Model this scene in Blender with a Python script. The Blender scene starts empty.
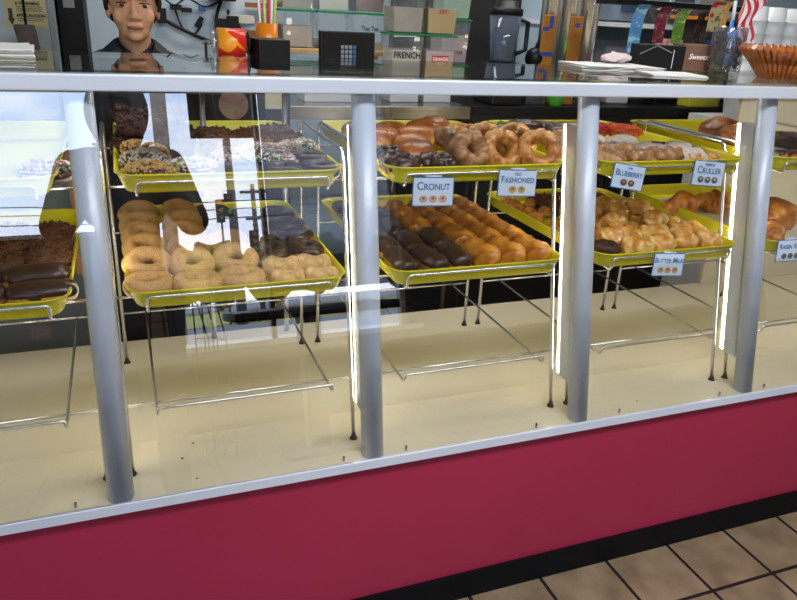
import bpy, bmesh, math, random
from mathutils import Vector, Matrix, noise
PI = math.pi
C = bpy.context.scene.collection
rnd = random.Random(7)

# ------------------------------------------------------------------ camera
CAM = Vector((0.0765, -1.3016, 1.4957))
pitch, yaw, roll = 0.3917, 0.3803, 0.056
cf = Vector((math.sin(yaw)*math.cos(pitch), math.cos(yaw)*math.cos(pitch), -math.sin(pitch)))
cr0 = Vector((math.cos(yaw), -math.sin(yaw), 0)); cu0 = cr0.cross(cf)
cr = cr0*math.cos(roll) + cu0*math.sin(roll); cu = -cr0*math.sin(roll) + cu0*math.cos(roll)
cam = bpy.data.objects.new('camera', bpy.data.cameras.new('camera')); C.objects.link(cam)
cam.matrix_world = Matrix(((cr.x, cu.x, -cf.x, CAM.x), (cr.y, cu.y, -cf.y, CAM.y), (cr.z, cu.z, -cf.z, CAM.z), (0, 0, 0, 1)))
cam.data.sensor_width = 36; cam.data.lens = 36*705.25/797; cam.data.clip_start = .02; cam.data.clip_end = 500
bpy.context.scene.camera = cam

# ------------------------------------------------------------------ world, sun, exposure
sc = bpy.context.scene
sc.view_settings.view_transform = 'Standard'; sc.view_settings.look = 'None'
sc.view_settings.gamma = 1; sc.view_settings.exposure = 0.0; sc.view_settings.use_curve_mapping = False
SKY = 5.0
w = bpy.data.worlds.new('world'); sc.world = w; w.use_nodes = True
nt = w.node_tree; nt.nodes.clear()
def N(t, ty, **k):
    n = t.nodes.new(ty)
    for a, b in k.items(): setattr(n, a, b)
    return n
tc = N(nt, 'ShaderNodeTexCoord'); sp = N(nt, 'ShaderNodeSeparateXYZ'); nt.links.new(tc.outputs['Generated'], sp.inputs[0])
ramp = N(nt, 'ShaderNodeValToRGB'); nt.links.new(sp.outputs['Z'], ramp.inputs[0])
e = ramp.color_ramp.elements; e[0].position = 0; e[0].color = (.86, .90, 1, 1); e[1].position = .5; e[1].color = (.26, .44, .85, 1)
x = e.new(.14); x.color = (.62, .76, 1, 1)
mp = N(nt, 'ShaderNodeMapping'); mp.inputs['Scale'].default_value = (3, 3, 9); nt.links.new(tc.outputs['Generated'], mp.inputs[0])
nz = N(nt, 'ShaderNodeTexNoise'); nz.inputs['Scale'].default_value = 1.6; nz.inputs['Detail'].default_value = 7; nt.links.new(mp.outputs[0], nz.inputs[0])
cr_ = N(nt, 'ShaderNodeValToRGB'); nt.links.new(nz.outputs[0], cr_.inputs[0]); cr_.color_ramp.elements[0].position = .46; cr_.color_ramp.elements[1].position = .66
mx = N(nt, 'ShaderNodeMixRGB'); nt.links.new(cr_.outputs[0], mx.inputs[0]); nt.links.new(ramp.outputs[0], mx.inputs[1]); mx.inputs[2].default_value = (1, 1, 1, 1)
bg = N(nt, 'ShaderNodeBackground'); bg.inputs[1].default_value = SKY; nt.links.new(mx.outputs[0], bg.inputs[0])
wo = N(nt, 'ShaderNodeOutputWorld'); nt.links.new(bg.outputs[0], wo.inputs[0])
sun = bpy.data.objects.new('sun', bpy.data.lights.new('sun', 'SUN')); C.objects.link(sun)
sun.data.energy = 5; sun.data.color = (1, .95, .86); sun.data.angle = .01; sun.rotation_euler = (math.radians(-28), math.radians(20), 0)
def area(name, loc, rot, sx, sy, en, col=(1, 1, 1), portal=False):
    l = bpy.data.lights.new(name, 'AREA'); l.shape = 'RECTANGLE'; l.size = sx; l.size_y = sy; l.energy = en; l.color = col
    if portal: l.cycles.is_portal = True
    o = bpy.data.objects.new(name, l); C.objects.link(o); o.location = loc; o.rotation_euler = rot
    return o
area('window_portal', (-.35, -3.42, 1.6), (PI/2, 0, 0), 4.9, 2.1, 1, portal=True)
area('fill_light_service', (1.4, 1.45, 2.66), (0, 0, 0), 2.4, .3, 34, (1, .96, .9))  # added fill for the service side, no fixture modelled
area('fill_light_shop', (1.2, -1.2, 2.66), (0, 0, 0), 2.4, .5, 80, (.95, .97, 1))  # unseen fill light, added to brighten the case front and rails

# ------------------------------------------------------------------ helpers
def lin(c):
    return tuple(((v/255)/12.92 if v/255 <= .04045 else (((v/255)+.055)/1.055)**2.4) for v in c) + (1,)
def mat(name, col, rough=.5, metal=0, var=None, vs=20, bump=0, bs=60, spec=.5, coat=0, alpha=1, emit=None, es=0, trans=0, det=3, lo=.35, hi=.65, sss=0, belt=None):
    m = bpy.data.materials.new(name); m.use_nodes = True; t = m.node_tree; b = t.nodes['Principled BSDF']
    c = lin(col); b.inputs['Base Color'].default_value = c; b.inputs['Roughness'].default_value = rough; b.inputs['Metallic'].default_value = metal
    b.inputs['Specular IOR Level'].default_value = spec; b.inputs['Coat Weight'].default_value = coat; b.inputs['Alpha'].default_value = alpha
    b.inputs['Coat Roughness'].default_value = .12
    if emit: b.inputs['Emission Color'].default_value = lin(emit); b.inputs['Emission Strength'].default_value = es
    if sss: b.inputs['Subsurface Weight'].default_value = sss; b.inputs['Subsurface Scale'].default_value = .01
    co = N(t, 'ShaderNodeTexCoord')
    if var:
        n = N(t, 'ShaderNodeTexNoise'); n.inputs['Scale'].default_value = vs; n.inputs['Detail'].default_value = det; t.links.new(co.outputs['Object'], n.inputs[0])
        r = N(t, 'ShaderNodeValToRGB'); t.links.new(n.outputs[0], r.inputs[0]); r.color_ramp.elements[0].position = lo; r.color_ramp.elements[1].position = hi
        r.color_ramp.elements[0].color = c; r.color_ramp.elements[1].color = lin(var); t.links.new(r.outputs[0], b.inputs['Base Color'])
    if belt:      # pale unbrowned band round the side of fried dough
        z0, wz, bc, k_ = belt
        sz = N(t, 'ShaderNodeSeparateXYZ'); t.links.new(co.outputs['Object'], sz.inputs[0])
        n2 = N(t, 'ShaderNodeTexNoise'); n2.inputs['Scale'].default_value = 35; t.links.new(co.outputs['Object'], n2.inputs[0])
        a1 = N(t, 'ShaderNodeMath', operation='MULTIPLY_ADD'); a1.inputs[1].default_value = .022; t.links.new(n2.outputs[0], a1.inputs[0]); t.links.new(sz.outputs['Z'], a1.inputs[2])
        a2 = N(t, 'ShaderNodeMath', operation='SUBTRACT'); t.links.new(a1.outputs[0], a2.inputs[0]); a2.inputs[1].default_value = z0+.011
        a3 = N(t, 'ShaderNodeMath', operation='ABSOLUTE'); t.links.new(a2.outputs[0], a3.inputs[0])
        m3 = N(t, 'ShaderNodeMapRange'); m3.inputs['From Min'].default_value = wz*.3; m3.inputs['From Max'].default_value = wz; m3.inputs['To Min'].default_value = k_; m3.inputs['To Max'].default_value = 0; t.links.new(a3.outputs[0], m3.inputs['Value'])
        mb = N(t, 'ShaderNodeMixRGB'); t.links.new(m3.outputs[0], mb.inputs[0]); t.links.new(b.inputs['Base Color'].links[0].from_socket, mb.inputs[1]); mb.inputs[2].default_value = lin(bc); t.links.new(mb.outputs[0], b.inputs['Base Color'])
    if bump:
        n = N(t, 'ShaderNodeTexNoise'); n.inputs['Scale'].default_value = bs; n.inputs['Detail'].default_value = 3; t.links.new(co.outputs['Object'], n.inputs[0])
        u = N(t, 'ShaderNodeBump'); u.inputs['Strength'].default_value = bump; u.inputs['Distance'].default_value = .003; t.links.new(n.outputs[0], u.inputs['Height']); t.links.new(u.outputs[0], b.inputs['Normal'])
    return m
def glass(name, k=1.0, tint=(1, 1, 1), ior=1.5, haze=0, hazecol=(1, 1, 1), rough=0.0):
    m = bpy.data.materials.new(name); m.use_nodes = True; t = m.node_tree; t.nodes.clear()
    ge = N(t, 'ShaderNodeNewGeometry'); mr = N(t, 'ShaderNodeMapRange'); mr.inputs['To Min'].default_value = ior; mr.inputs['To Max'].default_value = 1/ior
    t.links.new(ge.outputs['Backfacing'], mr.inputs['Value'])
    fr = N(t, 'ShaderNodeFresnel'); t.links.new(mr.outputs[0], fr.inputs[0])
    mu = N(t, 'ShaderNodeMath', operation='MULTIPLY', use_clamp=True); t.links.new(fr.outputs[0], mu.inputs[0]); mu.inputs[1].default_value = k
    tr = N(t, 'ShaderNodeBsdfTransparent'); tr.inputs[0].default_value = (*tint, 1)
    gl = N(t, 'ShaderNodeBsdfGlossy'); gl.inputs['Roughness'].default_value = rough
    base = tr
    if haze:
        df = N(t, 'ShaderNodeBsdfDiffuse'); df.inputs[0].default_value = (*hazecol, 1)
        m2 = N(t, 'ShaderNodeMixShader'); m2.inputs[0].default_value = haze; t.links.new(tr.outputs[0], m2.inputs[1]); t.links.new(df.outputs[0], m2.inputs[2]); base = m2
    ms = N(t, 'ShaderNodeMixShader'); t.links.new(mu.outputs[0], ms.inputs[0]); t.links.new(base.outputs[0], ms.inputs[1]); t.links.new(gl.outputs[0], ms.inputs[2])
    o = N(t, 'ShaderNodeOutputMaterial'); t.links.new(ms.outputs[0], o.inputs[0])
    return m
class MB:
    def __init__(s): s.b = bmesh.new()
    def box(s, x0, x1, y0, y1, z0, z1, mi=0):
        v = [s.b.verts.new((x, y, z)) for x in (x0, x1) for y in (y0, y1) for z in (z0, z1)]
        for q in ((0, 1, 3, 2), (4, 6, 7, 5), (0, 4, 5, 1), (2, 3, 7, 6), (0, 2, 6, 4), (1, 5, 7, 3)):
            s.b.faces.new([v[i] for i in q]).material_index = mi
        return s
    def hexa(s, lo, hi, z0, z1):   # two quads (x,y) lists
        a = [s.b.verts.new((x, y, z0)) for x, y in lo]; b = [s.b.verts.new((x, y, z1)) for x, y in hi]; n = len(a)
        s.b.faces.new(a[::-1]); s.b.faces.new(b)
        for i in range(n): s.b.faces.new((a[i], a[(i+1) % n], b[(i+1) % n], b[i]))
        return s
    def tube(s, pts, r, n=8, caps=True, mi=0):
        pts = [Vector(p) for p in pts]; rings = []; rr = r if isinstance(r, (list, tuple)) else [r]*len(pts)
        ref = None
        for i, p in enumerate(pts):
            d = (pts[min(i+1, len(pts)-1)] - pts[max(i-1, 0)]).normalized()
            if ref is None: ref = Vector((0, 0, 1)) if abs(d.z) < .9 else Vector((1, 0, 0))
            a = (ref - d*ref.dot(d)).normalized(); ref = a; c = d.cross(a)
            rings.append([s.b.verts.new(p + (a*math.cos(2*PI*k/n) + c*math.sin(2*PI*k/n))*rr[i]) for k in range(n)])
        for i in range(len(rings)-1):
            for k in range(n):
                f = s.b.faces.new((rings[i][k], rings[i][(k+1) % n], rings[i+1][(k+1) % n], rings[i+1][k])); f.smooth = True; f.material_index = mi
        if caps: s.b.faces.new(rings[0][::-1]).material_index = mi; s.b.faces.new(rings[-1]).material_index = mi
        return s
    def lathe(s, prof, loc=(0, 0, 0), n=24, sx=1, sy=1, flute=0, nf=0):
        rings = []
        for r, z in prof:
            rings.append([s.b.verts.new((loc[0]+sx*r*(1+flute*math.cos(nf*2*PI*k/n))*math.cos(2*PI*k/n), loc[1]+sy*r*(1+flute*math.cos(nf*2*PI*k/n))*math.sin(2*PI*k/n), loc[2]+z)) for k in range(n)])
        for i in range(len(rings)-1):
            for k in range(n):
                f = s.b.faces.new((rings[i][k], rings[i][(k+1) % n], rings[i+1][(k+1) % n], rings[i+1][k])); f.smooth = True
        if prof[0][0] > 1e-5: s.b.faces.new(rings[0][::-1])
        if prof[-1][0] > 1e-5: s.b.faces.new(rings[-1])
        return s
    def ell(s, c, r, nu=20, nv=12, fn=None):
        rings = []
        for j in range(nv+1):
            th = PI*j/nv
            rings.append([s.b.verts.new(Vector(c) + Vector((r[0]*math.sin(th)*math.cos(2*PI*k/nu), r[1]*math.sin(th)*math.sin(2*PI*k/nu), r[2]*math.cos(th)))) for k in range(nu)])
        for j in range(nv):
            for k in range(nu):
                f = s.b.faces.new((rings[j][k], rings[j+1][k], rings[j+1][(k+1) % nu], rings[j][(k+1) % nu])); f.smooth = True
        return s
    def poly(s, pts, mi=0): s.b.faces.new([s.b.verts.new(p) for p in pts]).material_index = mi; return s
    def mesh(s, name, m, bev=0, clean=True):
        if clean: bmesh.ops.remove_doubles(s.b, verts=s.b.verts, dist=1e-6)
        bmesh.ops.recalc_face_normals(s.b, faces=s.b.faces)
        if bev:
            ed = [e_ for e_ in s.b.edges if len(e_.link_faces) == 2 and e_.calc_face_angle(0) > .6]
            bmesh.ops.bevel(s.b, geom=ed, offset=bev, segments=2, profile=.6, affect='EDGES')
        me = bpy.data.meshes.new(name); s.b.to_mesh(me); s.b.free()
        for q in (m if isinstance(m, (list, tuple)) else [m]): me.materials.append(q)
        return me
    def obj(s, name, m, parent=None, bev=0): return link(name, s.mesh(name, m, bev), parent)
def link(name, me, parent=None):
    o = bpy.data.objects.new(name, me); C.objects.link(o)
    if parent: o.parent = parent
    return o
def tag(o, label, cat, group=None, kind=None):
    if label: o['label'] = label
    if cat: o['category'] = cat
    if group: o['group'] = group
    if kind: o['kind'] = kind
    return o
def thing(name, label, cat, loc=(0, 0, 0), rot=(0, 0, 0), group=None):
    o = bpy.data.objects.new(name, None); C.objects.link(o); o.location = loc; o.rotation_euler = rot; o.empty_display_size = .05
    return tag(o, label, cat, group)
def struct(o): o['kind'] = 'structure'; return o
def tree_copy(o, parent=None):
    c = o.copy(); C.objects.link(c)
    if parent: c.parent = parent
    for ch in list(o.children): tree_copy(ch, c)
    return c
def text(name, body, size, m, parent, loc, rot=(PI/2, 0, 0), ext=.0002, align='CENTER', sx=1, shear=0, bold=0, caps=False):
    cu_ = bpy.data.curves.new(name, 'FONT'); cu_.body = body; cu_.size = size; cu_.align_x = align; cu_.align_y = 'CENTER'; cu_.extrude = ext; cu_.shear = shear; cu_.offset = bold; cu_.resolution_u = 3
    if caps:
        cu_.small_caps_scale = .78
        for q in cu_.body_format: q.use_small_caps = True
    t = bpy.data.objects.new(name, cu_); C.objects.link(t)
    dg = bpy.context.evaluated_depsgraph_get(); me = bpy.data.meshes.new_from_object(t.evaluated_get(dg)); bpy.data.objects.remove(t)
    me.materials.clear(); me.materials.append(m)
    o = link(name, me, parent); o.location = loc; o.rotation_euler = rot; o.scale = (sx, 1, 1)
    return o

# ------------------------------------------------------------------ materials
ALU = mat('brushed_aluminium', (214, 222, 236), .36, .12, var=(200, 210, 226), vs=8, bump=.05)
ALUW = mat('anodised_white_rail', (222, 226, 236), .35, .3, var=(212, 218, 230), vs=4)
CHROME = mat('chrome', (226, 226, 230), .2, .82)
STEEL = mat('stainless_steel', (175, 172, 165), .25, 1, var=(150, 148, 142), vs=5)
BLACK = mat('black_plastic', (9, 9, 11), .45, var=(14, 14, 16), vs=12, spec=.3)
RUBBER = mat('black_rubber', (14, 14, 14), .6, var=(22, 22, 22), vs=50)
RED = mat('crimson_laminate', (168, 44, 74), .34, var=(162, 41, 70), vs=1.5, spec=.35, det=6, bump=.04, bs=300)
CREAM = mat('cream_laminate', (230, 222, 200), .14, var=(224, 215, 192), vs=2, spec=.4)
TRAY = mat('yellow_fibreglass', (222, 210, 22), .38, var=(212, 202, 26), vs=9, spec=.4, bump=.1, bs=300)
SUGAR = mat('sugared_dough', (196, 148, 88), .75, var=(220, 180, 126), vs=260, bump=.5, bs=420, det=3, belt=(.010, .011, (238, 208, 142), .6))
SUGARB = mat('sugared_dough_pale', (206, 160, 100), .7, var=(234, 200, 142), vs=60, bump=.6, bs=300, belt=(.012, .012, (240, 216, 160), .7))
GOLD = mat('glazed_golden_dough', (178, 104, 24), .3, var=(224, 158, 58), vs=24, coat=.25, bump=.35, bs=50, det=5, belt=(.012, .008, (232, 178, 90), .6))
BROWNB = mat('browned_bun_crust', (146, 74, 24), .4, var=(196, 122, 52), vs=20, coat=.2, bump=.25, bs=60, belt=(.024, .011, (230, 178, 100), .9))
TANO = mat('glazed_tan_dough', (166, 98, 38), .36, var=(222, 164, 92), vs=34, coat=.25, bump=.6, bs=70, det=5, lo=.38, hi=.6)
GREYD = mat('glazed_dull_dough', (130, 84, 48), .4, var=(192, 146, 98), vs=40, coat=.25, bump=.6, bs=80, det=5)
CROI = mat('croissant_crust', (158, 84, 24), .36, var=(232, 164, 72), vs=16, coat=.15, bump=.9, bs=45, det=7, lo=.4, hi=.6)
BREAD = mat('bread_crust', (124, 62, 26), .42, var=(206, 134, 66), vs=13, coat=.1, bump=.7, bs=40, det=6, lo=.4, hi=.62)
BUTTER = mat('buttermilk_dough', (200, 134, 52), .36, var=(246, 208, 130), vs=22, coat=.3, bump=.4, bs=55, det=5, lo=.36, hi=.62)
CHOC = mat('chocolate_icing', (48, 25, 19), .36, var=(64, 35, 25), vs=30, coat=.15, bump=.25, bs=60)
CHOCM = mat('chocolate_dough', (70, 38, 26), .5, var=(44, 24, 18), vs=60, bump=.8, bs=120)
CRUMB = mat('dark_cake_crumb', (86, 44, 28), .65, var=(40, 20, 16), vs=150, bump=1, bs=220)
CINN = mat('cinnamon_crumb', (128, 80, 46), .6, var=(78, 44, 26), vs=170, bump=1, bs=260)
NUT = mat('chopped_nut', (204, 166, 96), .6, var=(176, 132, 68), vs=90)
COCO = mat('toasted_coconut', (186, 180, 164), .6, var=(150, 140, 118), vs=90)
SPR = [mat('sprinkle_'+n, c, .4) for n, c in (('white', (236, 230, 226)), ('pink', (222, 120, 140)), ('green', (96, 150, 92)), ('lilac', (196, 170, 206)), ('yellow', (224, 190, 90)))]
SPRR = [mat('red_sprinkle', (206, 32, 30), .4)]; SPRO = [mat('orange_sprinkle', (226, 96, 26), .4)]
POWD = mat('powdered_sugar', (226, 214, 208), .8, var=(204, 182, 166), vs=60, bump=.5, bs=200)
JAM = mat('red_jam', (120, 24, 20), .15, var=(96, 16, 16), vs=60)
PAPER = mat('white_paper', (226, 224, 222), .7, var=(216, 214, 214), vs=14)
PARCH = mat('parchment', (206, 202, 190), .7, var=(196, 192, 178), vs=9)
CARD = mat('sign_card_white', (214, 228, 240), .4, var=(206, 222, 236), vs=10)
BLUE = mat('sign_blue', (52, 96, 160), .5); BLUET = mat('ink_blue', (58, 98, 156), .5)
ICON = mat('printed_pastry_tan', (206, 164, 134), .5); ICOND = mat('printed_pastry_brown', (110, 74, 50), .5); ICONG = mat('printed_pastry_grey', (96, 92, 84), .5); ICONY = mat('printed_pastry_gold', (196, 158, 104), .5)
LED = mat('led_diffuser', (255, 250, 238), .5, emit=(255, 244, 218), es=13)
WALLB = mat('pale_blue_wall', (170, 190, 204), .5, var=(160, 182, 198), vs=2)
WHITE = mat('white_enamel', (216, 218, 220), .35, var=(206, 210, 214), vs=6)
WOOD = mat('light_wood', (190, 156, 104), .5, var=(170, 134, 84), vs=14)
BOARD = mat('brown_board', (176, 116, 44), .45, var=(160, 102, 36), vs=12)
TAPE = mat('blue_tape', (42, 76, 150), .5)
GREEN = mat('green_lid', (16, 122, 70), .4)
TUBC = glass('clear_tub_plastic', 1.2, (.93, .94, .94), haze=.12, hazecol=(.6, .64, .64))
GTOP = glass('counter_top_glass', 1.0, (.97, .99, .98))
GFRONT = glass('case_front_glass', 3.2, (1, 1, 1), 1.5)
DARKW = mat('dark_shop_wall', (40, 38, 40), .6, var=(34, 32, 34), vs=3)

# ------------------------------------------------------------------ structure
def floor_mat():
    m = bpy.data.materials.new('floor_tiles'); m.use_nodes = True; t = m.node_tree; b = t.nodes['Principled BSDF']
    co = N(t, 'ShaderNodeTexCoord'); mpp = N(t, 'ShaderNodeMapping'); mpp.inputs['Location'].default_value = (-1.085, .194, 0); t.links.new(co.outputs['Object'], mpp.inputs[0])
    br = N(t, 'ShaderNodeTexBrick', offset=0, squash=1); t.links.new(mpp.outputs[0], br.inputs[0])
    br.inputs['Scale'].default_value = 1; br.inputs['Brick Width'].default_value = .227; br.inputs['Row Height'].default_value = .227; br.inputs['Mortar Size'].default_value = .0062; br.inputs['Mortar Smooth'].default_value = .3
    n = N(t, 'ShaderNodeTexNoise'); n.inputs['Scale'].default_value = 9; n.inputs['Detail'].default_value = 6; t.links.new(co.outputs['Object'], n.inputs[0])
    r = N(t, 'ShaderNodeValToRGB'); t.links.new(n.outputs[0], r.inputs[0]); r.color_ramp.elements[0].position = .38; r.color_ramp.elements[1].position = .62
    r.color_ramp.elements[0].color = lin((114, 95, 72)); r.color_ramp.elements[1].color = lin((140, 120, 95))
    mi = N(t, 'ShaderNodeMixRGB'); t.links.new(br.outputs['Fac'], mi.inputs[0]); t.links.new(r.outputs[0], mi.inputs[1]); mi.inputs[2].default_value = lin((22, 20, 20))
    t.links.new(mi.outputs[0], b.inputs['Base Color']); b.inputs['Roughness'].default_value = .45
    u = N(t, 'ShaderNodeBump', invert=True); u.inputs['Strength'].default_value = .6; u.inputs['Distance'].default_value = .004; t.links.new(br.outputs['Fac'], u.inputs['Height']); t.links.new(u.outputs[0], b.inputs['Normal'])
    return m
struct(MB().box(-3, 5.6, -3.6, 2.5, -.06, 0).obj('floor', floor_mat()))
struct(MB().box(-3, 5.6, -3.6, 2.5, 2.72, 2.8).obj('ceiling', mat('ceiling_paint', (200, 200, 196), .7, var=(192, 192, 188), vs=3)))
struct(MB().box(-3, 5.6, 2.4, 2.5, 0, 2.72).obj('wall_back', WALLB))
struct(MB().box(-3.1, -3, -3.6, 2.5, 0, 2.72).obj('wall_left', mat('wall_paint_left', (150, 146, 140), .6, var=(140, 136, 130), vs=3)))
struct(MB().box(5.6, 5.7, -3.6, 2.5, 0, 2.72).obj('wall_right', mat('wall_paint_right', (168, 164, 158), .6, var=(158, 154, 148), vs=3)))
# shop front behind the photographer: sill walls, header, mullions
m_ = MB(); m_.box(-3, .1, -3.6, -3.48, 0, 1.405); m_.box(.1, 5.6, -3.6, -3.48, 0, .58); m_.box(2.0, 5.6, -3.6, -3.48, .58, 2.6); m_.box(-3, 5.6, -3.6, -3.48, 2.6, 2.72); m_.box(-3, -2.7, -3.6, -3.48, 1.405, 2.6)
struct(m_.obj('wall_front', DARKW))
struct(MB().box(-2.7, .1, -3.62, -3.44, 1.405, 1.43).obj('trim_1', ALU))
struct(MB().box(.1, 2.1, -3.9, -3.44, .565, .60).obj('trim_2', mat('white_sill', (222, 222, 218), .5, var=(206, 206, 202), vs=5)))
WG = mat('weathered_mullion', (150, 140, 128), .5, var=(136, 126, 116), vs=14)
for i, (a, b_) in enumerate(((.955, .985), (1.95, 1.99), (-1.3, -1.2))):
    struct(MB().box(a, b_, -3.58, -3.50, .6 if a > .1 else 1.43, 2.6).obj('window_%d' % (i+1), BLACK if i == 0 else WG))
SHADE = glass('woven_sun_screen', .3, (.44, .46, .49), haze=.35, hazecol=(.10, .11, .13))
o = MB().box(.985, 1.95, -3.47, -3.466, .93, 2.58).obj('window_screen', SHADE); tag(o, 'fine woven dark sun screen pulled down inside the shop window', 'window screen')
o = MB().box(.50, .93, -3.44, -3.425, 2.03, 2.5).obj('hanging_poster', mat('poster_back', (44, 34, 30), .7, var=(56, 44, 38), vs=9)); tag(o, 'dark backed poster hanging in the shop window', 'poster')
o = MB().box(-.60, -.48, -3.478, -3.472, .75, .845).obj('red_notice', mat('red_notice', (190, 40, 60), .5)); tag(o, 'small red notice with a number on the dark wall under the window', 'notice')
# ------------------------------------------------------------------ outside, seen in the case glass
struct(MB().box(-60, 90, -26, -3.6, -.25, -.15).obj('ground', mat('asphalt', (120, 122, 128), .9, var=(104, 106, 112), vs=4)))
struct(MB().box(-60, 90, -8.2, -3.9, -.15, -.03).obj('pavement', mat('pale_concrete', (206, 202, 194), .85, var=(190, 186, 178), vs=2)))
struct(MB().box(-120, 160, -52, -26, -.25, -.1).obj('lawn', mat('dry_grass', (168, 160, 88), .95, var=(142, 146, 78), vs=.6)))
struct(MB().box(-160, 220, -150, -52, -.3, -.12).obj('street', mat('far_asphalt', (128, 128, 130), .9, var=(116, 116, 118), vs=.5)))
struct(MB().box(.33, .46, -5.3, -5.17, -.03, 3.6).obj('pillar', WG))
lm = mat('road_paint', (226, 226, 222), .8)
for k in range(9):
    a = -6 + k*2.8
    struct(MB().hexa([(a, -15.5), (a+.14, -15.5), (a+2.14, -10.5), (a+2.0, -10.5)], [(a, -15.5), (a+.14, -15.5), (a+2.14, -10.5), (a+2.0, -10.5)], -.15, -.144).obj('marking_line', lm))

# ------------------------------------------------------------------ display case
S = .1629/(1.3275-.5092)          # lean of the front
def yf(z): return (z-.5092)*S
case = thing('display_case', 'long glass fronted doughnut display case with crimson base and aluminium frame', 'display case')
XL, XR = -1.35, 3.3
MB().box(XL, XR, .012, .80, .083, .5).obj('front_panel', RED, case)
MB().box(XL, XR, .0, .78, 0, .083).obj('base', mat('black_cove_base', (7, 9, 14), .5, var=(10, 12, 17), vs=8, spec=.15), case)
MB().box(XL, XR, .004, .80, .5, .5092).obj('deck', CREAM, case)
MB().hexa([(XL, -.006), (XR, -.006), (XR, .006), (XL, .006)], [(XL, -.002), (XR, -.002), (XR, .006), (XL, .006)], .493, .5145).obj('bottom_rail', ALUW, case, bev=.0015)
# top rail follows the lean
MB().box(XL, XR, .142, .178, 1.327, 1.357).obj('top_rail', ALUW, case, bev=.003)
MB().box(XL, XR, .146, .60, 1.3575, 1.364).obj('top_glass', GTOP, case)
MB().box(XL, XR, .765, .80, 1.255, 1.275).obj('back_rail', BLACK, case)
# front glass in one leaning plane just before the posts
g = MB(); o_ = .006
g.hexa([(XL, yf(.5145)-.001), (XR, yf(.5145)-.001), (XR, yf(.5145)+.004), (XL, yf(.5145)+.004)], [(XL, yf(1.327)-.001), (XR, yf(1.327)-.001), (XR, yf(1.327)+.004), (XL, yf(1.327)+.004)], .5145, 1.327).obj('front_glass', GFRONT, case)
PX = (-1.137, -.566, .003, .565, 1.142, 1.718, 2.29, 2.86)
for X in PX:
    p = MB(); n = 20
    for z0, z1 in ((.5092, 1.327),):
        lo = [(X+.0265*math.cos(2*PI*k/n), yf(z0)+.031+.025*math.sin(2*PI*k/n)) for k in range(n)]
        hi = [(x_, y_+yf(z1)-yf(z0)) for x_, y_ in lo]
        p.hexa(lo, hi, z0, z1)
    po = p.obj('post', ALU, case)
    for f in po.data.polygons: f.use_smooth = len(f.vertices) == 4
    st = MB(); z0, z1 = .595, 1.25
    st.hexa([(X-.015, yf(z0)+.056), (X+.015, yf(z0)+.056), (X+.015, yf(z0)+.104), (X-.015, yf(z0)+.104)], [(X-.015, yf(z1)+.056), (X+.015, yf(z1)+.056), (X+.015, yf(z1)+.104), (X-.015, yf(z1)+.104)], z0, z1)
    so = st.obj('light_strip', ALUW, case, bev=.002)
    dd = MB(); z0, z1 = .60, 1.245
    dd.hexa([(X-.0155, yf(z0)+.1045), (X+.0155, yf(z0)+.1045), (X+.012, yf(z0)+.118), (X-.012, yf(z0)+.118)], [(X-.0155, yf(z1)+.1045), (X+.0155, yf(z1)+.1045), (X+.012, yf(z1)+.118), (X-.012, yf(z1)+.118)], z0, z1)
    dd.obj('diffuser', LED, so)
    for zz in (1.18, .9, .66): MB().tube([(X+.0145, yf(zz)+.076, zz), (X+.0170, yf(zz)+.076, zz)], .003).obj('screw', STEEL, so)
for X in (-.085, .49, .647, 1.01, 1.27, 1.62, 1.79):
    MB().tube([(X, .022, .509), (X, .022, .521)], .003).obj('glass_clip', STEEL, case)
MB().box(2.245, XR, .785, .80, .5092, 1.34).obj('back_panel', mat('cream_panel', (214, 204, 180), .5, var=(206, 196, 172), vs=3), case)
crumbs = MB()
for (x_, y_, s_) in ((.136, .135, .004), (.165, .19, .003), (.16, .05, .003), (1.36, .06, .003), (1.75, .03, .003), (1.0, .25, .002), (.9, .1, .002)):
    crumbs.ell((x_, y_, .5105), (s_, s_*.7, .0015), 8, 5)
tag(crumbs.obj('crumbs', CINN), 'few dark pastry crumbs scattered on the cream deck of the case', 'crumbs', kind='stuff')

# ------------------------------------------------------------------ racks
ZU, ZL, ZB = 1.156, .933, .684
DR = .031
def make_rack():
    r = thing('wire_rack', 'x', 'rack')
    for sx, X in ((-1, -.2565), (1, .2565)):
        pts = [(X, .105, .512), (X, .105+.22*(.9-.509), .9), (X, .105+.22*(1.17-.509), 1.17)]
        y0 = .105+.22*(1.17-.509)
        for k in range(1, 6):
            a = k*PI/10; pts.append((X, y0+.02*(1-math.cos(a))+.004, 1.17+.02*math.sin(a)))
        pts += [(X, .64, 1.192), (X, .655, 1.186), (X, .662, 1.165), (X, .662, .9), (X, .655, .512)]
        MB().tube(pts, .0048, 8).obj('side_frame', CHROME, r)
        for y in (.105, .655): MB().lathe([(.0095, 0), (.0095, .003), (.0062, .005), (.0055, .014)], (X, y, .5095), 14).obj('foot', RUBBER, r)
    for nm, z, yl in (('upper_support', ZU, .140), ('middle_support', ZL, .094), ('lower_support', ZB, .078)):
        X0 = .193; zz = z-(.0265 if z > 1.1 else DR if z > .8 else .018)
        def hook(s):
            return [(s*X0, .66, zz), (s*X0, yl+.022, zz), (s*X0, yl+.008, zz-.001), (s*X0, yl+.001, zz+.006), (s*X0, yl, z-.008), (s*(X0-.003), yl, z-.001), (s*(X0-.010), yl, z)]
        pts = hook(-1) + hook(1)[::-1]
        MB().tube(pts, .0032, 8).obj(nm, CHROME, r)
        yy = .105+.22*(zz-.509)
        MB().tube([(-.2565, yy+.005, zz-.006), (.2565, yy+.005, zz-.006)], .0034, 8).obj('front_crossbar', CHROME, r)
        MB().tube([(-.2565, .66, zz-.004), (.2565, .66, zz-.004)], .003, 8).obj('back_crossbar', CHROME, r)
    return r
XC = {i: .2835 + .5645*(i-1) for i in range(0, 5)}
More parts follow.
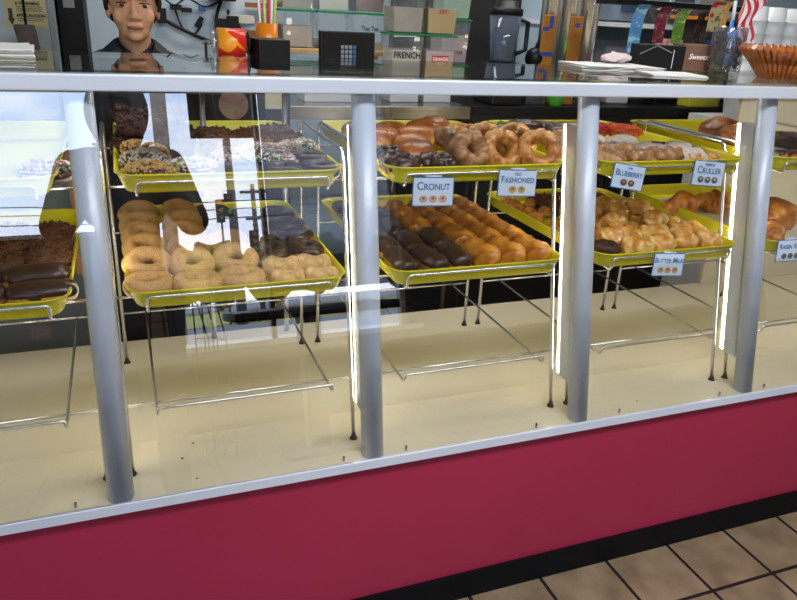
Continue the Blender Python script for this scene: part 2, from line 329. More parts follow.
rack = make_rack()
rl = ['chrome wire rack partly cut off at the left edge, under the chocolate bars tray', 'chrome wire rack holding the tray of sugared ring doughnuts', 'chrome wire rack with the cronut sign clipped on its upper rail',
      'chrome wire rack with the buttermilk sign clipped on its middle rail', 'chrome wire rack behind the last post on the right, with the raisin sign']
for i in range(5):
    q = rack if i == 0 else tree_copy(rack)
    q.location = (XC[i], 0, 0); tag(q, rl[i], 'rack', 'wire racks standing in the display case')
# ------------------------------------------------------------------ trays
def rrect(hx, y0, y1, r, n=5):
    out = []
    for cx, cy, a0 in ((hx-r, y1-r, 0), (-hx+r, y1-r, PI/2), (-hx+r, y0+r, PI), (hx-r, y0+r, 3*PI/2)):
        for k in range(n+1):
            a = a0 + k*PI/2/n; out.append((cx+r*math.cos(a), cy+r*math.sin(a)))
    return out
def make_tray_mesh():
    b = MB(); D = .675
    prof = [(0, .0, 0), (.0, .0, .0), (-.003, 0, .006), (-.012, 0, .030), (-.016, 0, .036), (-.020, 0, .0365), (-.0205, 0, .033), (-.016, 0, .031), (-.0125, 0, .024), (-.004, 0, .002), (0, 0, -.003)]
    loops = []
    for off, _, z in prof[1:]:
        e_ = -off
        loops.append([b.b.verts.new((x_, y_, z)) for x_, y_ in rrect(.212+e_, .022-e_*.72, D-.02+e_, .03+e_*.8)])
    n = len(loops[0])
    for i in range(len(loops)-1):
        for k in range(n):
            f = b.b.faces.new((loops[i][k], loops[i][(k+1) % n], loops[i+1][(k+1) % n], loops[i+1][k])); f.smooth = True
    b.b.faces.new(loops[0]); b.b.faces.new(loops[-1][::-1])
    return b.mesh('serving_tray', TRAY)
tm = make_tray_mesh(); TU, TL = ZU-.0265+.0035, ZL-DR+.0035     # underside heights plus wire
TD = {'U': (.1295, TU), 'L': (.084, TL)}
tn = {(0, 'U'): 'yellow upper tray at the left edge holding a sprinkled chocolate doughnut', (0, 'L'): 'yellow lower tray at the left edge holding chocolate iced bars',
      (1, 'U'): 'yellow tray of nut and sprinkle doughnuts above the sugared rings', (1, 'L'): 'yellow tray holding two columns of sugared ring doughnuts',
      (2, 'U'): 'yellow tray of buns and old fashioned rings above the cronut sign', (2, 'L'): 'yellow tray of chocolate bars and golden twists below the cronut sign',
      (3, 'U'): 'yellow tray of powdered doughnuts behind the blueberry and cruller signs', (3, 'L'): 'yellow tray heaped with buttermilk bars above the buttermilk sign',
      (4, 'U'): 'yellow paper lined upper tray of breads behind the last post', (4, 'L'): 'yellow paper lined lower tray of croissants behind the last post'}
for (i, k), l in tn.items():
    t_ = link('serving_tray', tm); t_.location = (XC[i], TD[k][0], TD[k][1]+.003); tag(t_, l, 'tray', 'yellow trays in the display case')
for k in 'UL':
    p_ = MB().box(-.205, .205, .03, .61, 0, .0008).obj('paper_liner', PARCH); p_.location = (XC[4], TD[k][0], TD[k][1]+.0045)
    tag(p_, 'off-white paper liner on the %s tray behind the last post' % ('upper' if k == 'U' else 'lower'), 'paper liner')
FZ = {'U': TU+.0045, 'L': TL+.0045}

# ------------------------------------------------------------------ pastry shapes
def grid(nu, nv, fn, capv):
    return [[fn(2*PI*i/nu, j) for i in range(nu)] for j in range(nv)]
def ring_pts(R, r, hz, amp, fr, seed, lobes=0, la=0, nu=40, nv=18, sq=1):
    sd = Vector((seed*7.3, seed*3.1, seed*1.7)); rows = []
    for j in range(nv):
        v = 2*PI*j/nv; row = []
        for i in range(nu):
            u = 2*PI*i/nu
            ou = max(0, .35+.65*math.cos(v-.5))
            rr = r*(1 + la*ou*(abs(math.cos(lobes*u/2 + .5*math.sin(v) + .4*math.sin(3*u+seed)))**.6-.55)) if lobes else r
            Ru = R*(1+.05*math.sin(u*2+seed)+.03*math.sin(u*3+seed*2))
            p = Vector(((Ru+rr*math.cos(v))*math.cos(u), (Ru+rr*math.cos(v))*math.sin(u)*sq, hz*rr*math.sin(v)))
            nn = Vector((math.cos(v)*math.cos(u), math.cos(v)*math.sin(u), math.sin(v)))
            p += nn*amp*noise.noise(p*fr + sd) + nn*amp*.5*noise.noise(p*fr*2.6 + sd)
            row.append(p)
        rows.append(row)
    return rows, True
def blob_pts(a, b, c, amp, fr, seed, ex=.75, twist=0, ta=0, bend=0, nu=28, nv=26, ridges=0, ra=0, taper=0):
    sd = Vector((seed*5.3, seed*9.1, seed*2.7)); rows = []
    P = lambda t, q: math.copysign(abs(t)**q, t)
    for j in range(nv+1):
        th = PI*j/nv; x_ = -math.cos(th); x_ = P(x_, ex); s_ = max(math.sin(th), .0)**ex; row = []
        for i in range(nu):
            u = 2*PI*i/nu
            k = 1 + (ta*math.cos(2*(u + twist*x_*PI)) if twist else 0) + (ra*math.cos(ridges*x_*PI) if ridges else 0)
            tp = 1-taper*abs(x_)
            p = Vector((a*x_, b*s_*math.cos(u)*k*tp, c*s_*math.sin(u)*k*tp))
            nn = Vector((x_*.6, math.cos(u), math.sin(u)))
            p += nn*(amp*noise.noise(p*fr + sd) + amp*.5*noise.noise(p*fr*2.5 + sd))
            if p.z < -c*.72: p.z = -c*.72 + (p.z + c*.72)*.15
            if bend: p = Vector((math.sin(p.x*bend)*(1/bend - p.y), (1-math.cos(p.x*bend))/bend + p.y*math.cos(p.x*bend), p.z))
            row.append(p)
        rows.append(row)
    return rows, False
def pmesh(name, rows, wrap, m, icing=None, imat=None, top=None, tn_=70, tmats=None, tsz=(.003, .003, .002), ithr=.0, iw=.006, seed=1):
    """returns list of (part name, mesh, kind); the first is the thing itself"""
    zmin = min(p.z for r_ in rows for p in r_)
    for r_ in rows:
        for p in r_: p.z -= zmin
    bm = bmesh.new(); V = [[bm.verts.new(p) for p in r_] for r_ in rows]; nj, ni = len(V), len(V[0]); F = []
    for j in range(nj if wrap else nj-1):
        for i in range(ni):
            F.append(bm.faces.new((V[j][i], V[j][(i+1) % ni], V[(j+1) % nj][(i+1) % ni], V[(j+1) % nj][i])))
    bmesh.ops.remove_doubles(bm, verts=bm.verts, dist=1e-5); bmesh.ops.recalc_face_normals(bm, faces=bm.faces)
    for f in bm.faces: f.smooth = True
    bm.normal_update()
    me = bpy.data.meshes.new(name); bm.to_mesh(me); me.materials.append(m); out = [(name, me, None)]
    rr = random.Random(seed*13+5)
    zmax = max(v.co.z for v in bm.verts)
    sel = [f for f in bm.faces if f.calc_center_median().z > zmax*(.5+ithr) + iw*noise.noise(f.calc_center_median()*45 + Vector((seed, 0, 0)))]
    if icing:
        b2 = bmesh.new(); mp_ = {}
        ss = set(sel)
        for f in sel:
            vs = []
            for v in f.verts:
                if v not in mp_:
                    inner = all(q in ss for q in v.link_faces)
                    mp_[v] = b2.verts.new(v.co + v.normal*(.0022 if inner else -.0004))
                vs.append(mp_[v])
            try: b2.faces.new(vs).smooth = True
            except ValueError: pass
        m2 = bpy.data.meshes.new(icing); b2.to_mesh(m2); b2.free(); m2.materials.append(imat); out.append((icing, m2, None))
    if top:
        b3 = bmesh.new(); up = [f for f in sel if f.normal.z > .05] or sel
        ar = [f.calc_area() for f in up]
        for k in range(tn_):
            f = rr.choices(up, ar)[0]; q = f.calc_center_median() + f.normal*.0025 + Vector((rr.uniform(-.002, .002), rr.uniform(-.002, .002), 0))
            mtx = Matrix.Translation(q) @ Matrix.Rotation(rr.uniform(0, PI), 4, Vector((rr.random(), rr.random(), rr.random()+.4)).normalized())
            s_ = rr.uniform(.75, 1.25); mi = rr.randrange(len(tmats))
            vv = [b3.verts.new(mtx @ Vector((x_*tsz[0]*s_, y_*tsz[1]*s_, z_*tsz[2]*s_))) for x_ in (-1, 1) for y_ in (-.8, .8) for z_ in (-.8, .8)]
            for qd in ((0, 1, 3, 2), (4, 6, 7, 5), (0, 4, 5, 1), (2, 3, 7, 6), (0, 2, 6, 4), (1, 5, 7, 3)): b3.faces.new([vv[z_] for z_ in qd]).material_index = mi
        m3 = bpy.data.meshes.new(top); b3.to_mesh(m3); b3.free()
        for q in tmats: m3.materials.append(q)
        out.append((top, m3, 'stuff'))
    bm.free()
    return out
K = {}
def kind(key, n, fn): K[key] = [fn(s) for s in range(1, n+1)]
kind('sugar_ring', 4, lambda s: pmesh('sugar_ring_doughnut', *ring_pts(.0335, .0185, 1.12, .0022, 30, s), SUGAR))
kind('sugar_twist', 2, lambda s: pmesh('sugared_twist', *blob_pts(.045, .027, .024, .003, 30, s, .6, twist=.8, ta=.16), SUGARB))
kind('choc_ring', 3, lambda s: pmesh('chocolate_doughnut', *ring_pts(.031, .0195, .95, .002, 30, s), TANO, 'icing', CHOC, ithr=-.1, seed=s))
kind('choc_cake', 2, lambda s: pmesh('chocolate_cake_doughnut', *ring_pts(.028, .0195, .95, .005, 45, s), CHOCM))
kind('crumb', 3, lambda s: pmesh('crumb_doughnut', *ring_pts(.029, .0225, .9, .006, 70, s), CRUMB, top='crumbs', tn_=90, tmats=[CRUMB], tsz=(.004, .004, .003), seed=s, ithr=-.35))
kind('cinnamon', 3, lambda s: pmesh('cinnamon_crumb_doughnut', *ring_pts(.029, .021, .85, .004, 70, s), CINN, top='crumbs', tn_=80, tmats=[CINN], tsz=(.003, .003, .002), seed=s, ithr=-.35))
kind('nut', 2, lambda s: pmesh('nut_topped_doughnut', *ring_pts(.029, .0205, .9, .002, 30, s), TANO, 'icing', CHOC, top='chopped_nuts', tn_=230, tmats=[NUT], tsz=(.0036, .003, .0028), ithr=-.1, seed=s))
kind('coconut', 1, lambda s: pmesh('coconut_doughnut', *ring_pts(.029, .0205, .9, .002, 30, s), TANO, 'icing', CHOC, top='coconut_flakes', tn_=260, tmats=[COCO], tsz=(.0045, .0018, .0018), ithr=-.1, seed=s))
kind('sprinkle', 2, lambda s: pmesh('sprinkle_doughnut', *ring_pts(.029, .0205, .9, .002, 30, s), CHOCM, 'icing', CHOC, top='sprinkles', tn_=420, tmats=SPR, tsz=(.0042, .0019, .0019), ithr=-.3, seed=s))
kind('red_sprinkle', 1, lambda s: pmesh('red_sprinkle_doughnut', *ring_pts(.03, .020, .85, .002, 30, s), TANO, top='red_sprinkles', tn_=600, tmats=SPRR, tsz=(.003, .0024, .002), ithr=-.1, seed=s))
kind('orange_sprinkle', 1, lambda s: pmesh('orange_sprinkle_doughnut', *ring_pts(.03, .020, .85, .002, 30, s), TANO, top='orange_sprinkles', tn_=600, tmats=SPRO, tsz=(.003, .0024, .002), ithr=-.1, seed=s))
kind('choc_nut', 2, lambda s: pmesh('nutty_chocolate_doughnut', *ring_pts(.034, .022, .9, .003, 40, s), CHOCM, 'icing', CHOC, top='nut_specks', tn_=22, tmats=[COCO], tsz=(.002, .002, .0015), ithr=-.2, seed=s))
kind('bun', 3, lambda s: pmesh('filled_bun', *blob_pts(.052, .038, .031, .003, 22, s, .8), BROWNB))
kind('old_fashioned', 3, lambda s: pmesh('old_fashioned_doughnut', *ring_pts(.0365, .0165, 1.2, .003, 45, s, lobes=8, la=.42, nu=96), TANO))
kind('cronut', 2, lambda s: pmesh('cronut', *ring_pts(.030, .020, 1.2, .005, 50, s, lobes=7, la=.5, nu=56), GREYD))
kind('choc_chunk', 2, lambda s: pmesh('chocolate_old_fashioned_doughnut', *ring_pts(.028, .019, .9, .009, 60, s, lobes=8, la=.5, nu=56), TANO, 'icing', CHOC, ithr=-.15, iw=.02, seed=s))
kind('choc_bar', 3, lambda s: pmesh('chocolate_long_john', *blob_pts(.066, .031, .025, .003, 25, s, .55), TANO, 'icing', CHOC, ithr=-.12, seed=s))
kind('gold_twist', 4, lambda s: pmesh('glazed_twist', *blob_pts(.070, .031, .028, .004, 26, s, .6, twist=1.7, ta=.27), GOLD))
kind('ball', 3, lambda s: pmesh('glazed_doughnut_hole', *blob_pts(.021, .020, .019, .0015, 40, s, .95, nu=18, nv=14), GOLD))
kind('butter', 5, lambda s: pmesh('buttermilk_bar', *blob_pts(.043, .037, .033, .013, 36, s, .85, twist=.3, ta=.14, ridges=2, ra=.10), BUTTER))
kind('powder', 3, lambda s: pmesh('powdered_doughnut', *blob_pts(.052, .033, .022, .005, 38, s, .7), TANO, 'powdered_sugar', POWD, ithr=-.02, iw=.022, seed=s))
kind('fritter', 3, lambda s: pmesh('blueberry_cake_doughnut', *ring_pts(.030, .021, .9, .009, 55, s, lobes=10, la=.5, nu=60), GREYD))
kind('choc_eclair', 1, lambda s: pmesh('chocolate_eclair', *blob_pts(.06, .02, .018, .002, 30, s, .6), TANO, 'icing', CHOC, ithr=-.15, seed=s))
kind('plain_twist', 2, lambda s: pmesh('glazed_cruller', *blob_pts(.05, .02, .019, .003, 30, s, .65, twist=1.2, ta=.22), TANO))
kind('bread', 2, lambda s: pmesh('golden_bread_roll', *blob_pts(.095, .06, .040, .008, 26, s, .85, ridges=4, ra=.07, nv=44), BREAD))
kind('croissant', 2, lambda s: pmesh('croissant', *blob_pts(.105, .050, .045, .007, 30, s, .9, ridges=7, ra=.11, bend=7, taper=.55, nv=60), CROI))
kind('jam', 2, lambda s: pmesh('jam_lattice_pastry', *blob_pts(.055, .045, .014, .002, 30, s, .55), GOLD, top='jam_squares', tn_=28, tmats=[JAM], tsz=(.006, .005, .002), seed=s, ithr=-.1))
ki = {}
def put(key, i, tray, x_, y_, label, group=None, rz=0, tilt=0, z=0, s=1.0, cat='doughnut', rx=0):
    k = ki.get(key, 0); ki[key] = k+1; parts = K[key][k % len(K[key])]
    root = link(parts[0][0], parts[0][1]); root.location = (x_, y_, FZ[tray]+z+.0005); root.rotation_euler = (tilt, rx, rz); root.scale = (s,)*3
    tag(root, label, cat, group)
    for nm, me, kd in parts[1:]:
        c = link(nm, me, root)
        if kd: c['kind'] = kd
    return root
OR = ['frontmost', 'second from the front', 'third from the front', 'fourth from the front', 'fifth from the front', 'sixth from the front', 'seventh from the front']
# --- lower tray of the second rack: sugared rings
for c_, X in enumerate((.100, .197, .292)):
    nm = ('left', 'middle', 'right')[c_]
    ys = ((.168, .275, .375, .475, .575, .680), (.150, .255, .360, .465, .570, .675), (.160, .265, .370))[c_]
    for k, y_ in enumerate(ys):
        flat = k == 0
        put('sugar_ring', 1, 'L', X+rnd.uniform(-.004, .004), y_, 'sugared ring doughnut in %s column of sugar rings, %s' % (nm, OR[k]), 'sugared ring doughnuts', rz=rnd.uniform(0, .4) if flat else rnd.uniform(-.1, .1), tilt=0 if flat else .38, z=0 if flat else .014)
for X, nm in ((.388, 'left'), (.462, 'right')):
    for k, y_ in enumerate((.145, .215)):
        put('sugar_twist', 1, 'L', X, y_, 'pale sugared twist, %s one of the %s pair at the tray corner' % (('front', 'rear')[k], nm), 'sugared twists', rz=rnd.uniform(-.2, .2), z=.004*k, s=.95, cat='pastry')
for c_, X in enumerate((.378, .465)):
    for k, y_ in enumerate((.315, .420, .525, .630)):
        put('choc_ring', 1, 'L', X, y_, 'chocolate iced ring right of the sugar rings, %s column, %s' % (('left', 'right')[c_], OR[k]), 'chocolate rings beside the sugared rings', rz=rnd.uniform(0, 6), tilt=.12, z=.005)
for k, y_ in enumerate((.475, .580, .685)):
    put('choc_ring', 1, 'L', .292, y_, 'chocolate iced ring behind the right sugar column, %s' % OR[k], 'chocolate rings beside the sugared rings', rz=k, tilt=.1, z=.004)
# --- upper tray of the second rack
put('nut', 1, 'U', .118, .200, 'chocolate doughnut topped with chopped nuts, frontmost above the sugar rings', 'nut topped doughnuts', rz=.2)
put('nut', 1, 'U', .112, .355, 'chocolate doughnut topped with chopped nuts behind the grey coconut one', 'nut topped doughnuts', rz=1.2, z=.012, tilt=.2)
put('coconut', 1, 'U', .113, .275, 'doughnut with grey coconut flakes between the two nut topped ones', rz=.4, z=.006, tilt=.25)
put('sprinkle', 1, 'U', .207, .235, 'chocolate doughnut with coloured sprinkles beside the nut topped ones', 'sprinkle doughnuts', rz=.6)
pl = [(.095, .46, .0), (.170, .43, .0), (.098, .56, .0), (.190, .54, .0), (.110, .665, .0), (.205, .65, .0), (.115, .50, .046), (.168, .585, .048), (.1, .62, .050)]
for k, (x_, y_, z_) in enumerate(pl):
    put('crumb', 1, 'U', x_, y_, 'dark crumb covered doughnut in the %s of the left pile, %s' % ('top layer' if z_ else 'bottom layer', ['front left', 'front right', 'middle left', 'middle right', 'back left', 'back right', 'front', 'middle', 'back'][k]), 'dark crumb doughnuts', rz=k, z=z_, tilt=.1)
for k, (x_, y_) in enumerate(((.300, .41), (.300, .52), (.300, .63), (.392, .50), (.392, .61), (.468, .55), (.468, .66))):
    put('cinnamon', 1, 'U', x_, y_, 'brown cinnamon crumb doughnut behind the sprinkle doughnuts, %s' % ['left column front', 'left column middle', 'left column back', 'middle column front', 'middle column back', 'right column front', 'right column back'][k], 'cinnamon crumb doughnuts', rz=k*1.1, z=.003, tilt=.08)
for k, (x_, y_, t_) in enumerate(((.300, .30, 'left'), (.390, .29, 'front middle'), (.388, .39, 'rear middle'), (.470, .42, 'rear right'))):
    put('sprinkle', 1, 'U', x_, y_, 'chocolate doughnut under dense pink and white sprinkles, %s of four' % t_, 'sprinkle doughnuts', rz=k*1.3, tilt=.15, z=.004)
for k, (x_, y_, t_) in enumerate(((.300, .20, 'left'), (.388, .195, 'middle'), (.470, .20, 'right'), (.475, .31, 'rear'))):
    put('choc_ring', 1, 'U', x_, y_, 'plain chocolate iced ring before the sprinkle doughnuts, %s one' % t_, 'plain chocolate rings on the upper tray', rz=k, s=.95)
# --- left rack
put('sprinkle', 0, 'U', -.075, .245, 'chocolate doughnut with sprinkles alone at the left upper tray corner', rz=.5)
for k, (x_, y_) in enumerate(((-.105, .175), (-.12, .265), (-.235, .18), (-.25, .27))):
    put('choc_bar', 0, 'L', x_, y_, 'chocolate iced bar at the left edge, %s' % ['front right', 'rear right', 'front left', 'rear left'][k], 'chocolate bars at the left edge', rz=rnd.uniform(-.1, .12), z=.0 if k % 2 == 0 else .003, s=.98, cat='pastry')
for k, (x_, y_) in enumerate(((-.105, .365), (-.20, .365), (-.29, .37), (-.11, .47), (-.205, .475), (-.11, .58), (-.205, .585))):
    put('cinnamon', 0, 'L', x_, y_, 'brown crumb doughnut behind the left chocolate bars, row %s, %s' % (['one', 'one', 'one', 'two', 'two', 'three', 'three'][k], ['right', 'centre', 'left', 'right', 'left', 'right', 'left'][k]), 'crumb doughnuts on the left tray', rz=k, z=.002)
# --- upper tray of the third rack
for k, (x_, y_, a, z_) in enumerate(((.700, .62, .2, 0), (.780, .60, .3, 0), (.815, .50, .1, .004), (.900, .64, 0, 0), (.955, .70, .4, 0), (.725, .50, .5, 0), (.765, .40, .1, 0), (.740, .30, .5, 0))):
    put('bun', 2, 'U', x_, y_, 'smooth browned filled bun above the cronut sign, %s' % ['back left', 'back middle', 'centre', 'back right', 'rearmost right', 'middle left', 'front of the centre bun', 'frontmost'][k], 'filled buns', rz=a, z=z_+.004, s=1.08, cat='bun', tilt=.12)
for k, (x_, y_) in enumerate(((.665, .20), (.755, .195), (.662, .29))):
    put('choc_chunk', 2, 'U', x_, y_, 'ragged chocolate doughnut at the tray corner by the second post, %s' % ['front left', 'front right', 'rear'][k], 'ragged chocolate doughnuts', rz=k*2, z=.002)
put('cronut', 2, 'U', .832, .225, 'dull glazed layered cronut behind the cronut sign, front one', 'cronuts', rz=.2, tilt=.95, z=.040)
put('cronut', 2, 'U', .832, .320, 'dull glazed layered cronut behind the front cronut', 'cronuts', rz=1.4, tilt=.6, z=.028)
for k, (x_, y_, tl, z_, t_) in enumerate(((.922, .225, 1.0, .044, 'leaning between the cronut and old fashioned signs'), (.935, .330, .9, .042, 'leaning behind the two front ones'), (.985, .285, .95, .043, 'just left of the rightmost ring'), (1.045, .36, .7, .036, 'rear right behind the rightmost ring'), (1.020, .205, 1.05, .046, 'rightmost, standing almost upright near the post'))):
    put('old_fashioned', 2, 'U', x_, y_, 'craggy glazed old fashioned ring, %s' % t_, 'old fashioned doughnuts', rz=(.15, .1, .35, .3, -.2)[k], tilt=tl, z=z_, s=1.0)
for k, (x_, y_) in enumerate(((1.03, .53), (.93, .52), (1.03, .64))):
    put('old_fashioned', 2, 'U', x_, y_, 'craggy glazed old fashioned ring lying flat at the back, %s' % ['right front', 'left', 'right rear'][k], 'old fashioned doughnuts', rz=k)
# --- lower tray of the third rack
for c_, X in enumerate((.672, .744, .816)):
    for k in range(4 if c_ < 2 else 2):
        put('choc_bar', 2, 'L', X, (.185 if c_ < 2 else .195)+.125*k, 'chocolate iced long john, %s column, %s' % (('left', 'middle', 'right')[c_], OR[k]), 'chocolate long johns', rz=PI/2+rnd.uniform(-.08, .08), z=.004, rx=0, s=1.0, cat='pastry')
for c_, X in enumerate((.816, .888, .960, 1.032)):
    for k in range(4):
        if c_ == 0 and k < 2: continue
        put('gold_twist', 2, 'L', X, .192+.130*k, 'golden glazed twist, %s column of twists, %s' % (('first', 'second', 'third', 'fourth')[c_], OR[k]), 'golden glazed twists', rz=PI/2+rnd.uniform(-.1, .1), z=.003, s=1.0, cat='pastry')
for k, X in enumerate((.672, .744)):
    put('choc_bar', 2, 'L', X, .675, 'chocolate iced long john lying crosswise at the tray back, %s' % ('left', 'right')[k], 'chocolate long johns', rz=PI/2, s=.85, cat='pastry')
# --- upper tray of the fourth rack
for k, (x_, y_, t_) in enumerate(((1.250, .655, 'back left'), (1.335, .575, 'centre'), (1.255, .54, 'left'), (1.345, .69, 'back centre'))):
    put('choc_nut', 3, 'U', x_, y_, 'dark chocolate nut flecked doughnut left of the red one, %s' % t_, 'nutty chocolate doughnuts', rz=k, z=.012 if k < 2 else 0, s=1.0)
put('red_sprinkle', 3, 'U', 1.445, .58, 'doughnut covered with bright red sprinkles', rz=.1, s=1.1, z=.018)
put('orange_sprinkle', 3, 'U', 1.545, .55, 'doughnut covered with orange sprinkles right of the red one', rz=.1, s=1.1, z=.014)
for k, (x_, y_, t_) in enumerate(((1.225, .21, 'left of the third post'), (1.315, .205, 'front left'), (1.405, .20, 'front middle'), (1.235, .32, 'behind the third post'), (1.24, .43, 'rear left'))):
    put('fritter', 3, 'U', x_, y_, 'craggy brown blueberry doughnut behind the blueberry sign, %s' % t_, 'blueberry doughnuts', rz=k*1.3, tilt=.2, z=.006)
for k, (x_, y_, a, t_) in enumerate(((1.330, .315, .2, 'left front'), (1.330, .42, .1, 'left rear'), (1.430, .41, .3, 'centre rear'), (1.440, .30, .1, 'centre front'), (1.500, .21, .05, 'right front'), (1.535, .30, .3, 'right rear'))):
    put('powder', 3, 'U', x_, y_, 'doughnut dusted with white powdered sugar, %s' % t_, 'powdered doughnuts', rz=a, z=.01, tilt=.15)
put('choc_eclair', 3, 'U', 1.545, .395, 'slim chocolate eclair lying behind the powdered doughnuts', rz=-.1, cat='pastry')
put('choc_eclair', 3, 'U', 1.615, .325, 'slim chocolate eclair right of the powdered doughnuts', rz=1.2, cat='pastry')
for k, (x_, y_, a) in enumerate(((1.585, .21, .5), (1.46, .49, .3))):
    put('plain_twist', 3, 'U', x_, y_, 'plain glazed cruller twist, %s' % ('above the cruller sign', 'behind the powdered doughnuts')[k], 'cruller twists', rz=a, cat='pastry')
# --- lower tray of the fourth rack
bl = [(1.262, .70), (1.262, .60), (1.260, .50), (1.258, .40), (1.305, .655), (1.30, .555), (1.215+.03, .65), (1.245, .555), (1.244, .46), (1.30, .455)]
for k, (x_, y_) in enumerate(bl[:8]):
    put('ball', 3, 'L', x_ - (.02 if k < 4 else 0), y_, 'small golden doughnut hole by the tray side, %s' % ['rear of left row', 'third of left row', 'second of left row', 'front of left row', 'rear of right row', 'third of right row', 'second of right row', 'front of right row'][k], 'golden doughnut holes', rz=k)
put('choc_ring', 3, 'L', 1.262, .315, 'dark chocolate ring left of the buttermilk bars, seen behind third post', rz=.3)
put('choc_cake', 3, 'L', 1.262, .185, 'very dark chocolate cake doughnut before the buttermilk heap', 'chocolate cake doughnuts', rz=.4, s=.85)
for k, (x_, y_) in enumerate(((1.36, .66), (1.45, .66), (1.35, .57), (1.54, .66))):
    put('cinnamon', 3, 'L', x_, y_, 'brown crumb doughnut at the back behind the buttermilk heap, %s' % ['left rear', 'middle', 'left front', 'right'][k], 'crumb doughnuts behind the buttermilk bars', rz=k)
rows_ = [(.165, (1.345, 1.425, 1.505, 1.585)), (.250, (1.320, 1.395, 1.475, 1.560, 1.615)), (.335, (1.345, 1.425, 1.505, 1.585)), (.425, (1.33, 1.41, 1.49, 1.575)), (.515, (1.37, 1.45, 1.53, 1.60))]
for r_, (y_, xs) in enumerate(rows_):
    for k, x_ in enumerate(xs):
        put('butter', 3, 'L', x_, y_, 'lumpy buttermilk bar, bottom layer, %s row, %s from the left' % (('front', 'second', 'third', 'fourth', 'fifth')[r_], ('first', 'second', 'third', 'fourth', 'fifth')[k]), 'buttermilk bars', rz=rnd.uniform(-.5, .5), s=.93, cat='pastry')
for k, (x_, y_) in enumerate(((1.36, .29), (1.43, .375), (1.355, .40), (1.50, .29), (1.45, .46), (1.53, .40))):
    put('butter', 3, 'L', x_, y_, 'lumpy buttermilk bar on top of the heap, %s' % ['front left', 'middle', 'left', 'front right', 'rear', 'right'][k], 'buttermilk bars', rz=rnd.uniform(-.6, .6), z=.036, s=.82, cat='pastry')
# --- fifth rack
for k, (x_, y_, a, t_) in enumerate(((1.985, .60, .5, 'behind'), (1.885, .44, .3, 'in front'))):
    put('bread', 4, 'U', x_, y_, 'large golden bread roll on the paper lined upper tray, the one %s' % t_, 'golden bread rolls', rz=a, s=1.0, cat='bread roll')
put('choc_cake', 4, 'U', 2.13, .46, 'dark chocolate doughnut right of the last post, upper tray', 'chocolate cake doughnuts', rz=1, s=1.1)
put('choc_cake', 4, 'U', 2.04, .37, 'dark chocolate doughnut behind the jam pastries', 'chocolate cake doughnuts', rz=2, s=1.1, z=.01)
for k, (x_, y_) in enumerate(((1.93, .215), (2.03, .25))):
    put('jam', 4, 'U', x_, y_, 'flat golden pastry with red jam squares, %s one' % ('front', 'rear')[k], 'jam pastries', rz=.2+k*.2, cat='pastry')
for k, (x_, y_, a, s_, t_) in enumerate(((1.800, .50, .3, .9, 'left of the last post, seen through rack wires'), (1.930, .50, -.3, .9, 'just behind the last post'), (1.985, .30, .6, 1.15, 'large one right of the last post'), (1.860, .20, 1.4, .75, 'small one at the front beside the last post'))):
    put('croissant', 4, 'L', x_, y_, 'golden croissant on the papered tray, %s' % t_, 'croissants', rz=a, s=s_, cat='croissant')

# ------------------------------------------------------------------ price signs
def sign(loc, w_, h_, roll_, lines, icon, ni, label):
    s = thing('pastry_sign', label, 'sign', loc, (-.12, roll_, 0), 'pastry name signs')
    MB().box(-w_/2, w_/2, -.0006, .0006, -h_, 0).obj('border', BLUE, s)
    MB().box(-w_/2+.0022, w_/2-.0022, -.0011, -.0006, -h_+.0022, -.0022).obj('card', CARD, s)
    for body, size, dz in lines: text('lettering', body, size, BLUET, s, (0, -.0014, dz), bold=.0003, caps=True, sx=.92)
    for k in range(ni):
        cx = (k-(ni-1)/2)*.024; b = MB(); cz = -h_+.0165
        n = 18; yy = -.0014
        b.poly([(cx+.0105*math.cos(2*PI*q/n), yy, cz+.0085*math.sin(2*PI*q/n)) for q in range(n)])
        b.obj('pastry_picture', icon[0], s)
        MB().poly([(cx+.0035*math.cos(2*PI*q/n), yy-.0003, cz+.002+.0022*math.sin(2*PI*q/n)) for q in range(n)]).obj('picture_hole', icon[1], s)
    MB().tube([(-.02, .002, .001), (.02, .002, .001)], .0028, 8).obj('clip', CARD, s)
    return s

sign((.721, .1375, 1.149), .102, .066, .035, [('Cronut', .026, -.021)], (ICON, ICOND), 3, 'blue bordered card reading cronut with three pink rings drawn')
sign((.937, .1375, 1.160), .104, .063, .05, [('old', .012, -.010), ('Fashioned', .0225, -.024)], (ICONY, ICOND), 2, 'blue bordered card reading old fashioned with two brown doughnuts drawn')
sign((1.258, .1375, 1.164), .100, .062, .16, [('cake', .008, -.009), ('Blueberry', .0225, -.023)], (ICOND, ICON), 2, 'blue bordered card reading blueberry with two dark doughnuts drawn')
sign((1.512, .1375, 1.168), .106, .066, .09, [('french', .012, -.010), ('Cruller', .0265, -.025)], (ICONG, CARD), 3, 'blue bordered card reading french cruller with three grey rings drawn')
sign((1.395, .0885, .937), .102, .062, .08, [('Butter Milk', .0205, -.020)], (ICONY, ICOND), 3, 'blue bordered card reading butter milk with three golden pastries drawn')
sign((1.825, .0885, .948), .108, .064, .02, [('Raisin Roll', .021, -.020)], (ICONG, ICOND), 3, 'blue bordered card reading raisin roll, cut by the right picture edge')

# ------------------------------------------------------------------ service side
def tag_p(o, n_): return o
# cashier ledge just behind the case top
led = thing('cashier_ledge', 'narrow steel ledge on chrome posts behind the glass counter top', 'shelf', (0, 0, 0))
MB().box(.24, 1.02, .62, .84, 1.318, 1.330).obj('shelf_board', STEEL, led, bev=.002)
for X in (.285, .515): 
    for y in (.76,): MB().tube([(X, y, .5095), (X, y, 1.318)], .008, 12).obj('post', CHROME, led)
